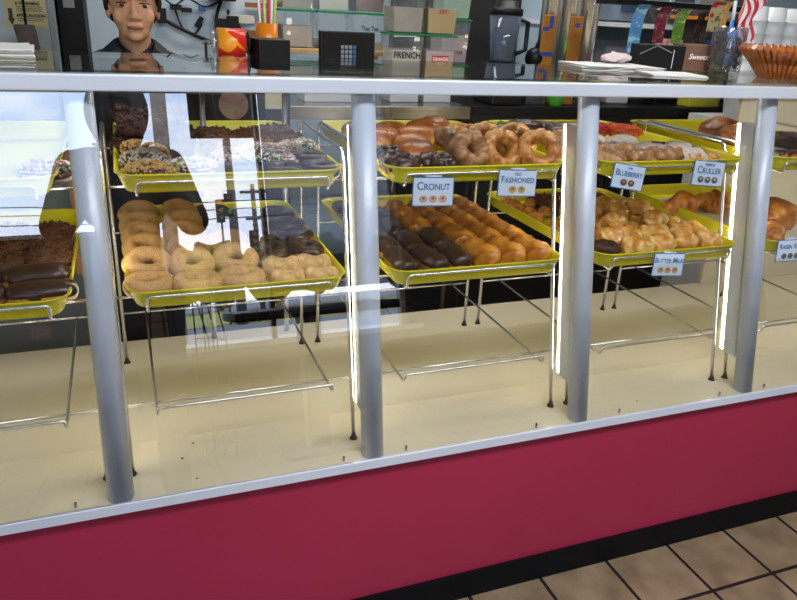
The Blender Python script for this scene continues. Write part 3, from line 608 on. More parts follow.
# roll of patterned labels
rd = thing('label_roll_dispenser', 'red and yellow patterned label roll on a chrome spindle behind the counter', 'label roll', (.365, .73, 1.331))
MB().tube([(-.075, 0, .056), (.058, 0, .056)], .005, 10).obj('spindle', CHROME, rd)
pm = bpy.data.materials.new('patterned_label'); pm.use_nodes = True; t = pm.node_tree
co = N(t, 'ShaderNodeTexCoord'); vo = N(t, 'ShaderNodeTexVoronoi'); vo.inputs['Scale'].default_value = 26; t.links.new(co.outputs['Object'], vo.inputs[0])
r_ = N(t, 'ShaderNodeValToRGB'); r_.color_ramp.interpolation = 'CONSTANT'; sx_ = N(t, 'ShaderNodeSeparateColor'); t.links.new(vo.outputs['Color'], sx_.inputs[0]); t.links.new(sx_.outputs[0], r_.inputs[0])
r_.color_ramp.elements[0].color = lin((214, 40, 30)); r_.color_ramp.elements[1].position = .42; r_.color_ramp.elements[1].color = lin((236, 150, 30)); q = r_.color_ramp.elements.new(.72); q.color = lin((222, 60, 36)); q = r_.color_ramp.elements.new(.86); q.color = lin((186, 190, 40))
t.links.new(r_.outputs[0], t.nodes['Principled BSDF'].inputs['Base Color']); t.nodes['Principled BSDF'].inputs['Roughness'].default_value = .3
MB().tube([(-.036, 0, .056), (.036, 0, .056)], .037, 28).obj('label_roll', pm, rd)
for x_ in (-.046, .046): MB().tube([(x_-.002, 0, .056), (x_+.002, 0, .056)], .030, 24).obj('end_disc', BLACK if x_ > 0 else CHROME, rd)
b = MB(); b.box(-.075, -.055, -.03, .05, 0, .012); b.box(-.068, -.062, -.006, .006, .012, .056); b.obj('stand', BLACK, rd)
bx_ = MB().box(-.040, .045, -.045, .045, 0, .072).obj('black_box', BLACK, bev=.002); bx_.location = (.461, .70, 1.331); bx_.rotation_euler = (0, 0, .12)
tag(bx_, 'plain matt black box between the label roll and the card terminal', 'box')
pt = thing('card_terminal', 'black touch screen card terminal with keypad leaning behind the counter', 'card terminal', (.697, .74, 1.330), (-.04, 0, .14))
b = MB(); b.box(-.085, .085, 0, .018, .0, .098); b.obj('body', BLACK, pt, bev=.004)
MB().box(-.078, .052, -.0012, 0, .006, .092).obj('screen', mat('dark_screen', (22, 18, 17), .3), pt)
KEY = mat('keypad_grey', (120, 126, 132), .5); KEYB = mat('keypad_blue', (52, 92, 130), .5)
for r__ in range(4):
    for c__ in range(4):
        MB().box(-.024+c__*.0125, -.0145+c__*.0125, -.0026, -.0012, .014+r__*.0125, .0235+r__*.0125).obj('key', KEYB if c__ == 3 else KEY, pt)
b = MB(); b.box(-.03, .03, .018, .05, 0, .006); b.obj('foot', BLACK, pt)
# straws in an orange cup
cup = MB().lathe([(.0, 0), (.028, 0), (.030, .108), (.027, .108), (.026, .004), (0, .004)], n=24).obj('straw_cup', mat('orange_cup', (226, 130, 24), .3))
cup.location = (.475, .795, 1.331); tag(cup, 'small orange plastic cup holding the striped straws', 'cup')
SC = [((226, 206, 60), 'yellow'), ((240, 150, 170), 'pink'), ((210, 46, 60), 'red'), ((120, 190, 220), 'pale blue'), ((240, 236, 230), 'white'), ((150, 200, 90), 'lime'), ((230, 130, 150), 'rose'), ((214, 214, 90), 'mustard'), ((246, 200, 210), 'blush'), ((190, 60, 70), 'crimson'), ((226, 226, 236), 'milky'), ((110, 170, 120), 'green')]
for k, (c_, nm) in enumerate(SC):
    a = k*2.4; bx, by = .013*math.cos(a), .013*math.sin(a)
    s_ = MB().tube([(bx, by, .008), (bx*2.2 + .002, by*1.8, .235)], .0036, 8).obj('drinking_straw', mat('straw_%s' % nm.replace(' ', '_'), c_, .4))
    s_.location = (.475, .795, 1.331); tag(s_, '%s drinking straw standing in the orange cup' % nm, 'straw', 'drinking straws')
# worktables
wt = thing('worktable', 'stainless steel worktable behind the case, under the tubs', 'table', (0, 0, 0))
MB().box(.34, 1.42, 1.38, 2.18, 1.118, 1.137).obj('tabletop', STEEL, wt, bev=.002)
MB().box(.34, 1.42, 1.38, 1.395, 1.088, 1.118).obj('front_apron', STEEL, wt)
for X in (.38, 1.38):
    for y in (1.42, 2.14): MB().tube([(X, y, 0), (X, y, 1.118)], .016, 12).obj('leg', STEEL, wt)
MB().box(.38, 1.38, 1.42, 2.14, .25, .27).obj('undershelf', BLACK, wt)
w2 = thing('black_workbench', 'black workbench behind the case right of the steel worktable', 'table', (0, 0, 0))
MB().box(1.43, 3.6, 1.38, 2.28, 1.10, 1.137).obj('worktop', BLACK, w2, bev=.002)
MB().box(1.45, 3.58, 1.42, 2.27, .0, 1.10).obj('cabinet', mat('dark_cabinet', (24, 24, 26), .5, var=(30, 30, 32), vs=5), w2)
for k in range(3): MB().box(1.47+k*.70, 2.14+k*.70, 1.408, 1.42, .12, 1.06).obj('door', BLACK, w2, bev=.003)
# wooden shelf and tubs
TZ = 1.137
ws = thing('wooden_shelf', 'light wood shelf board on legs carrying the left tubs', 'shelf', (0, 0, 0))
MB().box(.69, 1.30, 1.68, 1.90, 1.305, 1.323).obj('board', WOOD, ws, bev=.002)
for X in (.71, 1.10):
    for y in (1.70, 1.87): MB().box(X, X+.02, y, y+.02, TZ, 1.305).obj('leg', WOOD, ws)
FL = [mat('flour_'+n, c, .9, var=v, vs=8) for n, c, v in (('white', (232, 230, 222), (222, 218, 208)), ('taupe', (196, 184, 172), (184, 172, 160)), ('rose', (170, 140, 134), (156, 128, 124)), ('mint', (176, 206, 176), (164, 196, 166)), ('cream', (222, 190, 132), (212, 178, 116)), ('pinkish', (214, 190, 190), (204, 180, 178)))]
def tub(x_, y_, z_, f, fill, label, wdt=.128, h=.145, writing=None):
    r = thing('storage_tub', label, 'storage tub', (x_, y_, z_), (0, 0, rnd.uniform(-.03, .03)), 'square clear storage tubs with green lids')
    a = wdt/2*.86; c_ = wdt/2*.97
    def sq(q): return [(-q, -q), (q, -q), (q, q), (-q, q)]
    MB().hexa(sq(a), sq(c_), .001, h-.008).obj('clear_wall', TUBC, r, bev=.004)
    k = .02+fill*(h-.03); aa = a-.003; cc = a+(c_-a)*k/h-.003
    MB().hexa(sq(aa), sq(cc), .004, k).obj('contents', FL[f], r, bev=.002)
    MB().box(-c_-.004, c_+.004, -c_-.004, c_+.004, h-.008, h).obj('lid', GREEN, r, bev=.002)
    if writing:
        body, size, col, lab = writing
        if lab: MB().box(-.036, .036, -a-.008, -a-.0065, .045, .088).obj('label_sticker', mat('red_sticker', (206, 40, 44), .5), r)
        for q, bd in enumerate(body): text('lettering', bd, size, col, r, (0, -a-.0085, .074-q*.019 if lab else .085-q*.02), sx=.9, bold=.0006)
    return r
INK = mat('black_marker', (16, 16, 16), .6); INKW = mat('white_print', (240, 236, 232), .6); INKR = mat('red_print', (196, 80, 60), .6)
xs3 = (.778, .930, 1.087)
tub(xs3[0], 1.79, 1.324, 1, .55, 'clear tub two thirds full of pale flour, lower left of shelf', .142, .147)
tub(xs3[1], 1.79, 1.324, 4, .12, 'nearly empty clear tub in middle of the lower shelf row', .142, .147)
tub(xs3[2], 1.79, 1.324, 1, .08, 'nearly empty clear tub behind the card terminal', .15, .147, (['Thai Tea'], .024, INK, 0))
tub(xs3[0], 1.79, 1.472, 1, .75, 'clear tub of beige powder in upper left of shelf', .142, .147)
tub(xs3[1], 1.79, 1.472, 0, .75, 'clear tub of bright white powder in the upper row', .142, .147)
tub(xs3[2], 1.79, 1.472, 2, .75, 'clear tub of dusky rose powder in the upper row', .142, .147)
for c_, X in enumerate((1.172, 1.320)):
    nm = ('left', 'right')[c_]
    o = MB().box(-.062, .062, -.06, .06, 0, .098).obj('white_carton', WHITE, bev=.003); o.location = (X, 1.56, TZ+.001); tag(o, 'white carton at the foot of the %s tall tub stack' % nm, 'carton')
    tub(X, 1.56, TZ+.100, 0 if c_ == 0 else 5, .62, 'clear tub marked in %s, middle of the %s tall stack' % (('black pen', 'white on a red label')[c_], nm), .140, .168, (['FRENCH'], .034, INK, 0) if c_ == 0 else (['GRANDE', 'DIRT'], .019, INKW, 1))
    tub(X, 1.56, TZ+.269, 1 if c_ == 0 else 4, .55, 'clear tub with %s, top of the %s tall stack' % (('grey beige powder', 'sandy cream powder')[c_], nm), .140, .168, None if c_ == 0 else (['DRY'], .02, INKR, 0))
o = MB().box(-.06, .06, -.06, .06, 0, .10).obj('grey_carton', mat('grey_carton', (120, 120, 122), .5), bev=.003); o.location = (1.51, 1.84, TZ+.001); tag(o, 'grey carton low behind the blender', 'carton')
tub(1.51, 1.84, TZ+.102, 5, .7, 'clear tub with faint brown writing left of the blender', .145, .225, (['CREAM'], .026, mat('brown_print', (130, 100, 90), .6), 0))
tub(1.51, 1.84, TZ+.328, 3, .8, 'clear tub with pale mint green contents behind the tall stacks', .145, .15)
for k, (x_, y_, w_, l) in enumerate(((.88, 1.58, .26, 'white low carton under the wooden shelf'), (.56, 1.62, .16, 'white square carton at the table left'))):
    o = MB().box(-w_/2, w_/2, -.07, .07, 0, .085).obj('white_carton', WHITE, bev=.003); o.location = (x_, y_-.02, TZ+.001); tag(o, l, 'carton')
# things seen between case top and table
o = MB().tube([(0, 0, 0), (0, .012, 0)], .052, 32).obj('pink_disc', mat('pink_mottled_disc', (160, 110, 116), .5, var=(176, 160, 130), vs=20)); o.location = (.452, 1.322, 1.148); tag(o, 'mottled pink round disc hanging below the label roll', 'disc')
o = MB().box(0, .098, 0, .002, 0, .062).obj('paper_note', mat('pale_yellow_note', (216, 210, 180), .7, var=(206, 198, 166), vs=10)); o.location = (.530, 1.333, 1.132); tag(o, 'pale yellow square note hanging behind the cinnamon doughnuts', 'note')
fc = MB().box(.30, .66, 1.336, 1.372, .3, 1.30).obj('equipment_panel', mat('dark_equipment', (26, 27, 32), .45, var=(34, 35, 40), vs=6), bev=.006); tag(fc, 'dark equipment cabinet standing behind the label roll', 'cabinet')
gc = MB().lathe([(.07, 0), (.085, .02), (.095, .09), (.095, .11), (.09, .115)], n=28).obj('green_container', mat('bright_green', (70, 160, 40), .4)); gc.location = (1.845, 1.42, TZ+.001); gc.scale = (.45, .38, 1); tag(gc, 'bright green plastic container on the black workbench', 'container')
gc = MB().lathe([(.045, 0), (.05, .02), (.055, .10), (.05, .115)], n=24).obj('yellow_canister', mat('mustard_yellow', (200, 190, 60), .4)); gc.location = (2.12, 1.56, TZ+.001); tag(gc, 'small mustard yellow canister behind the third post', 'canister')
gc = MB().box(-.06, .06, -.06, .06, 0, .12).obj('grey_canister', WHITE, bev=.01); gc.location = (2.235, 1.56, TZ+.001); tag(gc, 'pale grey square canister left of the steel pot', 'canister')
for x_, r__, l in ((2.385, .083, 'shiny steel pot on the black workbench'), (2.60, .08, 'darker steel pot behind the cruller sign')):
    p_ = thing('steel_pot', l, 'pot', (x_, 1.56, TZ+.001)); MB().lathe([(r__, 0), (r__, .13), (r__+.004, .134), (r__-.002, .134), (r__-.004, .004), (0, .004)], n=32).obj('pot_body', STEEL if x_ < 2.5 else mat('dark_steel', (70, 70, 74), .3, .9), p_)
    for sg in (-1, 1): MB().tube([(sg*r__, -.02, .10), (sg*(r__+.025), -.02, .105), (sg*(r__+.025), .02, .105), (sg*r__, .02, .10)], .004, 8).obj('handle', CHROME, p_)
gc = MB().box(-.09, .09, -.05, .05, 0, .2).obj('yellow_box', mat('olive_yellow_box', (186, 178, 50), .5), bev=.004); gc.location = (2.66, 1.455, TZ+.001); tag(gc, 'olive yellow box behind the last post', 'box')
# blender
bl_ = thing('countertop_blender', 'black countertop blender with clear jar on the workbench', 'blender', (1.605, 1.50, TZ+.001))
MB().hexa([(-.075, -.09), (.075, -.09), (.075, .09), (-.075, .09)], [(-.065, -.065), (.065, -.065), (.065, .065), (-.065, .065)], 0, .17).obj('base', BLACK, bl_, bev=.01)
MB().lathe([(.045, .171), (.05, .18), (.068, .36), (.066, .36), (.047, .185)], n=24).obj('jar', glass('blender_jar', 1.3, (.55, .62, .75), haze=.25, hazecol=(.25, .3, .4)), bl_)
MB().lathe([(.07, .355), (.07, .38), (.05, .385), (.045, .41), (0, .41)], n=24).obj('lid', BLACK, bl_)
MB().tube([(.066, 0, .34), (.11, 0, .33), (.11, 0, .22), (.055, 0, .2)], .010, 8).obj('handle', BLACK, bl_)
MB().box(-.03, .03, -.0925, -.0895, .04, .07).obj('control', mat('control_grey', (90, 90, 92), .4), bl_)
dm = MB(); dm.ell((0, 0, .04), (.042, .04, .045)); dm.tube([(0, 0, .06), (.035, 0, .15)], .012, 12); o = dm.obj('ladle_holder', BLACK); o.location = (1.765, 1.50, TZ+.150); tag(o, 'rounded black dispenser with a raised handle right of the blender', 'dispenser')
o = MB().box(-.08, .08, -.07, .07, 0, .134).obj('grey_block', mat('grey_machine', (70, 72, 76), .4), bev=.006); o.location = (1.765, 1.50, TZ+.0005); o.scale = (.55, .6, 1.1); tag(o, 'grey block under the black dispenser', 'box')
# cup dispensers
def tubes(x_, label, gz=0):
    r = thing('cup_dispenser', label, 'cup dispenser', (x_, 1.535, TZ+.001), (0, 0, 0), 'steel cup dispensers')
    MB().lathe([(.045, .0), (.045, .50), (.047, .51), (.042, .51), (.042, .01)], n=28).obj('steel_tube', mat('bright_steel_tube', (222, 222, 224), .22, .85), r)
    return r
for x_, l in ((1.845, 'leftmost steel cup tube with a taped brown board'), (1.940, 'middle steel cup tube between two brown boards'), (2.035, 'rightmost steel cup tube behind the paper bags')): tubes(x_, l)
for x_, l, tp in ((1.800, 'brown board with blue tape strips before the left cup tube', ((-.032, .032, .15, .168), (-.002, .016, .262, .312), (-.032, .0, .252, .268))), (1.935, 'brown board with one blue tape square before right cup tube', ((-.012, .014, .272, .288),))):
    r = thing('brown_board', l, 'board', (x_, 1.465, TZ+.001), (0, 0, 0), 'brown boards by the cup tubes')
    b = MB(); b.hexa([(-.032, 0), (.032, 0), (.032, .01), (-.032, .01)], [(-.032, 0), (.032, 0), (.032, .01), (-.032, .01)], 0, .365); b.obj('board', BOARD, r, bev=.004)
    for x0, x1, z0, z1 in tp: MB().box(x0, x1, -.0012, 0, z0+.05, z1+.05).obj('blue_tape', TAPE, r)
# wall details: framed panel, wire shelf machine
struct(MB().box(2.15, 4.8, 2.385, 2.40, 1.455, 1.475).obj('trim_3', WHITE))
struct(MB().box(2.15, 2.17, 2.38, 2.40, .9, 1.47).obj('trim_4', WHITE))
struct(MB().box(1.42, 2.14, 2.32, 2.40, 1.0, 1.9).obj('wall_recess', mat('dark_wall_panel', (28, 28, 30), .6, var=(22, 22, 24), vs=4)))
so_ = thing('wall_socket', 'beige wall socket above the paper bags', 'socket', (2.68, 2.392, 1.285)); MB().box(-.035, .035, -.006, 0, -.03, .03).obj('plate', mat('beige_plate', (190, 176, 150), .5), so_, bev=.002); MB().box(-.012, .012, -.009, -.006, -.012, .012).obj('opening', BLACK, so_)
mc = thing('grey_shelf_machine', 'blue grey rounded appliance on the back wall shelf', 'appliance', (2.62, 1.95, 1.487))
MB().box(-.30, 1.2, -.16, .43, -.02, 0).obj('shelf_board', WHITE, mc)
MB().box(-.22, -.04, -.12, .2, .001, .26).obj('housing', mat('blue_grey_plastic', (110, 124, 140), .4, var=(98, 112, 128), vs=6), mc, bev=.04)
MB().box(-.20, -.07, -.125, -.119, .05, .2).obj('window', mat('dark_blue_pane', (50, 70, 100), .2), mc)
wb = thing('wire_basket', 'grey wire basket of small packets on the back shelf', 'basket', (2.86, 1.93, 1.489))
b = MB()
for k in range(9): b.tube([(-.2+k*.05, -.1, 0), (-.2+k*.05, -.1, .14)], .003, 6)
for z_ in (.002, .07, .14): b.tube([(-.2, -.1, z_), (.2, -.1, z_), (.2, .1, z_), (-.2, .1, z_), (-.2, -.1, z_)], .003, 6)
b.obj('wire_frame', STEEL, wb); MB().box(-.17, .17, -.07, .07, .003, .10).obj('packets', mat('dark_packets', (60, 58, 64), .5, var=(120, 116, 112), vs=30), wb, bev=.004)
# condiment bottles below the shelf
for k, x_ in enumerate((2.40, 2.465, 2.53)):
    r = thing('small_bottle', 'small black capped bottle by the wall, %s of three' % ('left', 'middle', 'right')[k], 'bottle', (x_, 1.8, TZ+.001), (0, 0, 0), 'small bottles behind the paper bags')
    MB().lathe([(.025, 0), (.027, .01), (.027, .13), (.012, .15)], n=18).obj('bottle_body', mat('clear_bottle_%d' % k, (170, 150, 146), .3), r); MB().lathe([(.014, .15), (.014, .175), (0, .175)], n=16).obj('cap', BLACK, r)
o = MB().box(-.07, .07, -.05, .05, 0, .26).obj('grey_folder_box', mat('pale_grey_box', (160, 164, 168), .6), bev=.004); o.location = (2.60, 2.1, TZ+.001); tag(o, 'tall pale grey box standing behind the bottles', 'box')
o = MB().box(-.05, .05, -.04, .04, 0, .10).obj('red_carton', mat('red_white_carton', (190, 50, 36), .5, var=(206, 196, 190), vs=26)); o.location = (2.56, 1.75, 1.25); 
o2 = MB().box(-.06, .06, -.05, .05, 0, .186).obj('grey_stand', mat('grey_stand', (110, 114, 120), .5)); o2.location = (2.62, 1.68, TZ+.001); o.location = (2.62, 1.68, TZ+.188)
tag(o, 'red and white carton behind the blue ticket strip', 'carton'); tag(o2, 'grey stand carrying the red carton', 'stand')
# hanging ticket strips
rail_ = thing('ticket_rack', 'dark overhead rack from which printed ticket strips hang', 'rack', (0, 0, 0))
MB().box(1.80, 2.45, 1.03, 1.16, 1.552, 1.57).obj('rack_bar', BLACK, rail_)
for X in (1.81, 2.44): MB().tube([(X, 1.13, 1.57), (X, 1.13, 2.72)], .008, 8).obj('hanger', STEEL, rail_)
for k in range(5): MB().box(1.83+k*.12, 1.92+k*.12, 1.04, 1.045, 1.572, 1.60).obj('window', mat('rack_slot_%d' % k, (130, 126, 124) if k % 2 else (70, 70, 74), .3), rail_)
def strip(x_, y_, z1, z0, wd, cols, vs, label, curl=.0):
    m = bpy.data.materials.new('printed_strip'); m.use_nodes = True; t = m.node_tree
    co = N(t, 'ShaderNodeTexCoord'); mp_ = N(t, 'ShaderNodeMapping'); mp_.inputs['Scale'].default_value = (1, 1, 1.6); t.links.new(co.outputs['Object'], mp_.inputs[0])
    n = N(t, 'ShaderNodeTexNoise'); n.inputs['Scale'].default_value = vs; n.inputs['Detail'].default_value = 2; t.links.new(mp_.outputs[0], n.inputs[0])
    r = N(t, 'ShaderNodeValToRGB'); r.color_ramp.interpolation = 'CONSTANT'; t.links.new(n.outputs[0], r.inputs[0])
    r.color_ramp.elements[0].color = lin(cols[0]); r.color_ramp.elements[1].position = .58; r.color_ramp.elements[1].color = lin(cols[1])
    if len(cols) > 2: q_ = r.color_ramp.elements.new(.42); q_.color = lin(cols[2])
    t.links.new(r.outputs[0], t.nodes['Principled BSDF'].inputs['Base Color']); t.nodes['Principled BSDF'].inputs['Roughness'].default_value = .3
    b = MB(); P_ = []
    nseg = 14
    for k in range(nseg+1):
        u = k/nseg; z = z1+(z0-z1)*u; yy = curl*math.sin(u*PI)*.5 - .035*math.exp(-u*9)
        P_.append((yy, z))
    for k in range(nseg):
        (ya, za), (yb, zb) = P_[k], P_[k+1]
        b.hexa([(-wd/2, ya), (wd/2, ya), (wd/2, ya+.0008), (-wd/2, ya+.0008)], [(-wd/2, yb), (wd/2, yb), (wd/2, yb+.0008), (-wd/2, yb+.0008)], za, zb)
    o = b.obj('hanging_ticket_strip', m); o.location = (x_, y_, 0); tag(o, label, 'ticket strip', 'hanging printed strips'); return o
strip(1.925, 1.06, 1.556, 1.352, .055, ((70, 130, 180), (150, 190, 210), (80, 140, 190)), 22, 'light blue printed ticket strip hanging above the paper bags')
strip(2.035, 1.06, 1.554, 1.424, .052, ((120, 40, 60), (160, 90, 100), (100, 34, 50)), 40, 'dark red printed ticket strip hanging left of the green one')
strip(2.125, 1.06, 1.550, 1.424, .052, ((120, 150, 60), (180, 190, 120), (84, 130, 50)), 24, 'green printed ticket strip hanging above the black carton')
strip(2.205, 1.04, 1.550, 1.43, .035, ((44, 30, 30), (110, 70, 70), (30, 24, 26)), 40, 'dark brown printed strip hanging above the brown box')
strip(2.235, 1.00, 1.585, 1.475, .058, ((90, 100, 50), (170, 30, 40), (170, 160, 120)), 20, 'red and green printed strip hanging beside the pen jar')
strip(2.30, 1.02, 1.585, 1.48, .03, ((196, 160, 96), (210, 180, 120), (186, 146, 80)), 20, 'narrow tan printed strip hanging left of the pens')
# orange counter shelf behind pens
o = MB().box(2.66, 3.05, 1.5, 1.75, 1.52, 1.535).obj('orange_shelf', mat('orange_board', (206, 120, 40), .5)); tag(o, 'thin orange shelf board behind the pens and flag', 'shelf')
o = MB().box(2.72, 3.05, 1.55, 1.78, 1.138, 1.519).obj('dark_crate', mat('dark_crate', (40, 36, 40), .6, var=(60, 50, 46), vs=20), bev=.004); tag(o, 'dark crate under the orange shelf', 'crate')
o = MB().box(-.15, .16, -.004, 0, -.01, .012).obj('blue_band', mat('blue_band', (40, 70, 160), .5)); o.location = (2.88, 1.549, 1.42); tag(o, 'blue band across the dark crate', 'band')
# stacks of white cups
for k, (x_, y_, nmm) in enumerate(((2.62, 1.18, 'left'), (2.745, 1.20, 'middle'), (2.87, 1.22, 'right'))):
    r = MB(); prof = [(.040, 0)]
    for q in range(7): prof += [(.055, .10+q*.05), (.058, .104+q*.05), (.052, .106+q*.05)]
    r.lathe(prof + [(.045, .46)], n=26); o = r.obj('cup_stack', WHITE); o.location = (x_, y_, 1.122); tag(o, 'tall stack of white cups behind the fluted basket, %s' % nmm, 'cup stack', 'white cup stacks')
o = MB().box(2.52, 3.1, 1.06, 1.34, 1.07, 1.121).obj('cup_shelf', WHITE); tag(o, 'white shelf under the stacks of white cups', 'shelf')
for X in (2.54, 3.04): MB().box(X, X+.04, 1.08, 1.32, 0, 1.07).obj('leg', WHITE, o)
# ------------------------------------------------------------------ on the glass top
GZ = 1.3645
def paper_stack(loc, rz, n_, w_, d_, label, name='paper_bag', th=.0022, cat='paper bag', group=None, sp_=.004):
    for k in range(n_):
        b = MB(); nx = 8
        V = []
        for i in range(nx+1):
            for j in (0, 1):
                x_ = -w_/2+w_*i/nx; y_ = (-d_/2, d_/2)[j]
                V.append((x_, y_+(.006*noise.noise(Vector((x_*9, k, j)))), .003*abs(noise.noise(Vector((x_*14, k*3, 1))))))
        for i in range(nx):
            a, b_, c_, d__ = V[2*i], V[2*i+2], V[2*i+3], V[2*i+1]
            v1 = [b.b.verts.new(q) for q in (a, b_, c_, d__)]; v2 = [b.b.verts.new((q[0], q[1], q[2]+th)) for q in (a, b_, c_, d__)]
            b.b.faces.new(v1[::-1]); b.b.faces.new(v2)
            for q in range(4): b.b.faces.new((v1[q], v1[(q+1) % 4], v2[(q+1) % 4], v2[q]))
        o = b.obj(name, PAPER); o.location = (loc[0]+rnd.uniform(-.006, .006), loc[1]+rnd.uniform(-.006, .006), loc[2]+k*(th+sp_)); o.rotation_euler = (0, 0, rz+rnd.uniform(-.07, .07))
        tag(o, label % ['bottom', 'second', 'third', 'fourth', 'fifth', 'top'][k if k < n_-1 else 5], cat, group)
paper_stack((-.19, .45, GZ), .1, 5, .20, .20, 'white paper bag in the flat stack at the left, %s one', group='paper bags at the left of the counter', sp_=.0008, th=.0026)
paper_stack((1.42, .50, GZ), -.12, 4, .25, .17, 'white paper bag in the loose stack on the counter, %s one', group='paper bags in the middle of the counter', sp_=.0018, th=.0016)
paper_stack((1.50, .345, GZ), -.2, 2, .16, .13, 'white paper bag lying before the loose stack, %s one', group='paper bags before the stack', sp_=.001, th=.002)
cr_b = MB(); cr_b.ell((0, 0, .012), (.05, .035, .014), 26, 14)
for v in cr_b.b.verts: v.co += Vector((noise.noise(v.co*70), noise.noise(v.co*70+Vector((9, 0, 0))), noise.noise(v.co*60+Vector((0, 9, 0)))))*.009
o = cr_b.obj('crumpled_tissue', mat('pinkish_tissue', (214, 196, 194), .8)); o.location = (1.47, .545, GZ+.016); tag(o, 'crumpled pinkish white tissue on the loose paper bags', 'tissue')
kb = thing('black_carton', 'open black carton left of the brown box on the counter', 'carton', (1.625, .555, GZ), (0, 0, -.2))
MB().box(-.075, .075, -.03, .03, 0, .070).obj('carton_body', BLACK, kb, bev=.002)
MB().poly([(-.074, -.031, .040), (-.02, -.031, .066), (.03, -.031, .048), (.03, -.032, .051), (-.02, -.032, .070), (-.074, -.032, .044)]).obj('flap', mat('silver_edge', (110, 112, 112), .3), kb)
MB().box(.036, .038, -.0305, -.030, .004, .058).obj('seam', WHITE, kb)
bb = thing('brown_box', 'small brown box with white script lettering beside the pen jar', 'box', (1.755, .555, GZ), (0, 0, -.2))
MB().box(-.048, .052, -.035, .035, 0, .076).obj('box_body', mat('brown_carton', (112, 80, 62), .5, var=(102, 72, 55), vs=12), bb, bev=.002)
text('lettering', 'Sweets', .022, INKW, bb, (.004, -.0355, .040), shear=.3, bold=.0003)
jr = thing('coffee_jar', 'clear plastic jar half full of dark sweets holding pens', 'jar', (1.815, .475, GZ))
jr.scale = (1.15, 1.15, 1.22)
MB().lathe([(.040, 0), (.043, .004), (.043, .105), (.041, .108), (.0395, .105), (.0395, .005)], n=28).obj('jar_wall', glass('clear_jar', 1.3, (.86, .88, .9), haze=.08, hazecol=(.4, .4, .45)), jr)
db = MB()
for k in range(110):
    a = rnd.uniform(0, 2*PI); q = .033*math.sqrt(rnd.random()); db.ell((q*math.cos(a), q*math.sin(a), .008+.078*rnd.random()), (.007, .006, .006), 8, 6)
tag(db.obj('dark_sweets', mat('dark_sweet', (26, 22, 22), .3), jr), None, None, kind='stuff')
for k, (dx, tip, c_, l) in enumerate(((-.014, (-.006, .0, .200), (56, 120, 200), 'white and blue pen standing in the jar, left one'), (.012, (.018, .01, .165), (50, 110, 190), 'blue pen with black tip standing in the jar, right one'))):
    r = thing('pen', l, 'pen', (1.815, .475, GZ+.003), (0, 0, 0), 'pens in the jar')
    a = Vector((dx, -.02, .02)); t_ = Vector(tip); m1 = a.lerp(t_, .70)
    MB().tube([a, m1], .0062, 12).obj('barrel', mat('pen_blue_%d' % k, c_, .3), r); MB().tube([m1, t_], .0052, 12).obj('cap', WHITE if k == 0 else BLACK, r)
# flag
fl = thing('small_flag', 'small striped red and white flag on a stick behind the jar', 'flag', (1.955, .565, GZ))
MB().tube([(-.06, 0, .0), (-.012, 0, .26)], .0022, 8).obj('stick', WOOD, fl); MB().lathe([(.02, 0), (.02, .012), (0, .012)], (-.06, 0, 0), 16).obj('stand', BLACK, fl)
b = MB(); nx, nz_ = 13, 12
G = [[b.b.verts.new((-.020 + .078*i/nx + .010*math.sin(j*.7) - .035*(j/nz_)**1.5, .012*math.sin(i*.9+j*.5), .225 - .145*j/nz_ - .012*math.sin(i*.4))) for i in range(nx+1)] for j in range(nz_+1)]
for j in range(nz_):
    for i in range(nx):
        f = b.b.faces.new((G[j][i], G[j][i+1], G[j+1][i+1], G[j+1][i])); f.material_index = i % 2; f.smooth = True
fo = b.obj('cloth', [mat('flag_red', (176, 30, 50), .7), mat('flag_white', (216, 206, 206), .7)], fl)
sm_ = fo.modifiers.new('thickness', 'SOLIDIFY'); sm_.thickness = .0008
# fluted basket
fb = thing('fluted_basket', 'caramel brown basket of fanned fluted slats on the counter right end', 'basket', (1.865, .30, GZ))
fb.scale = (1.15, 1.15, 1.35)
WD = mat('caramel_wood', (166, 92, 34), .35, var=(140, 72, 26), vs=30, coat=.3)
for k in range(40):
    a = 2*PI*k/40; b = MB(); c1, s1 = math.cos(a), math.sin(a)
    for (ra, za), (rb, zb) in ((( .050, .002), (.078, .034)), ((.078, .034), (.108, .062))):
        b.tube([(ra*c1, ra*s1, za), (rb*c1, rb*s1, zb)], [.0045 if ra < .06 else .006, .006 if ra < .06 else .0075], 8)
    b.obj('slat', WD, fb)
MB().lathe([(0, 0), (.052, 0), (.056, .006), (.05, .010), (0, .008)], n=40).obj('basket_base', WD, fb)
# left end: machine with warning label
mh = thing('grey_machine', 'grey upright machine with a yellow warning label at the far left', 'machine', (-.42, 1.42, 0), (0, 0, .0))
GM = mat('grey_painted_steel', (150, 160, 162), .45, var=(138, 150, 154), vs=4)
MB().box(-.45, .318, 0, .5, 0, 1.9).obj('cabinet_body', GM, mh, bev=.004)
MB().box(.02, .300, -.004, 0, 1.12, 1.9).obj('side_door', GM, mh)
MB().box(.302, .318, -.012, 0, .9, 1.9).obj('edge_strip', mat('edge_grey', (120, 124, 122), .4), mh)
MB().box(.176, .297, -.006, -.0042, 1.374, 1.60).obj('warning_label', mat('aged_yellow_label', (176, 164, 116), .6, var=(166, 154, 106), vs=8), mh)
lk = mat('label_black', (26, 24, 20), .6)
b = MB(); b.box(.186, .198, -.008, -.0062, 1.400, 1.432); b.obj('arrow_shaft', lk, mh); MB().poly([(.182, -.0075, 1.402), (.193, -.0075, 1.382), (.204, -.0075, 1.402)]).obj('arrow_head', lk, mh)
text('lettering', 'WARNING', .0125, lk, mh, (.250, -.0075, 1.448), bold=.0005); text('lettering', 'PRECAUCION', .0125, lk, mh, (.254, -.0075, 1.412), bold=.0005)
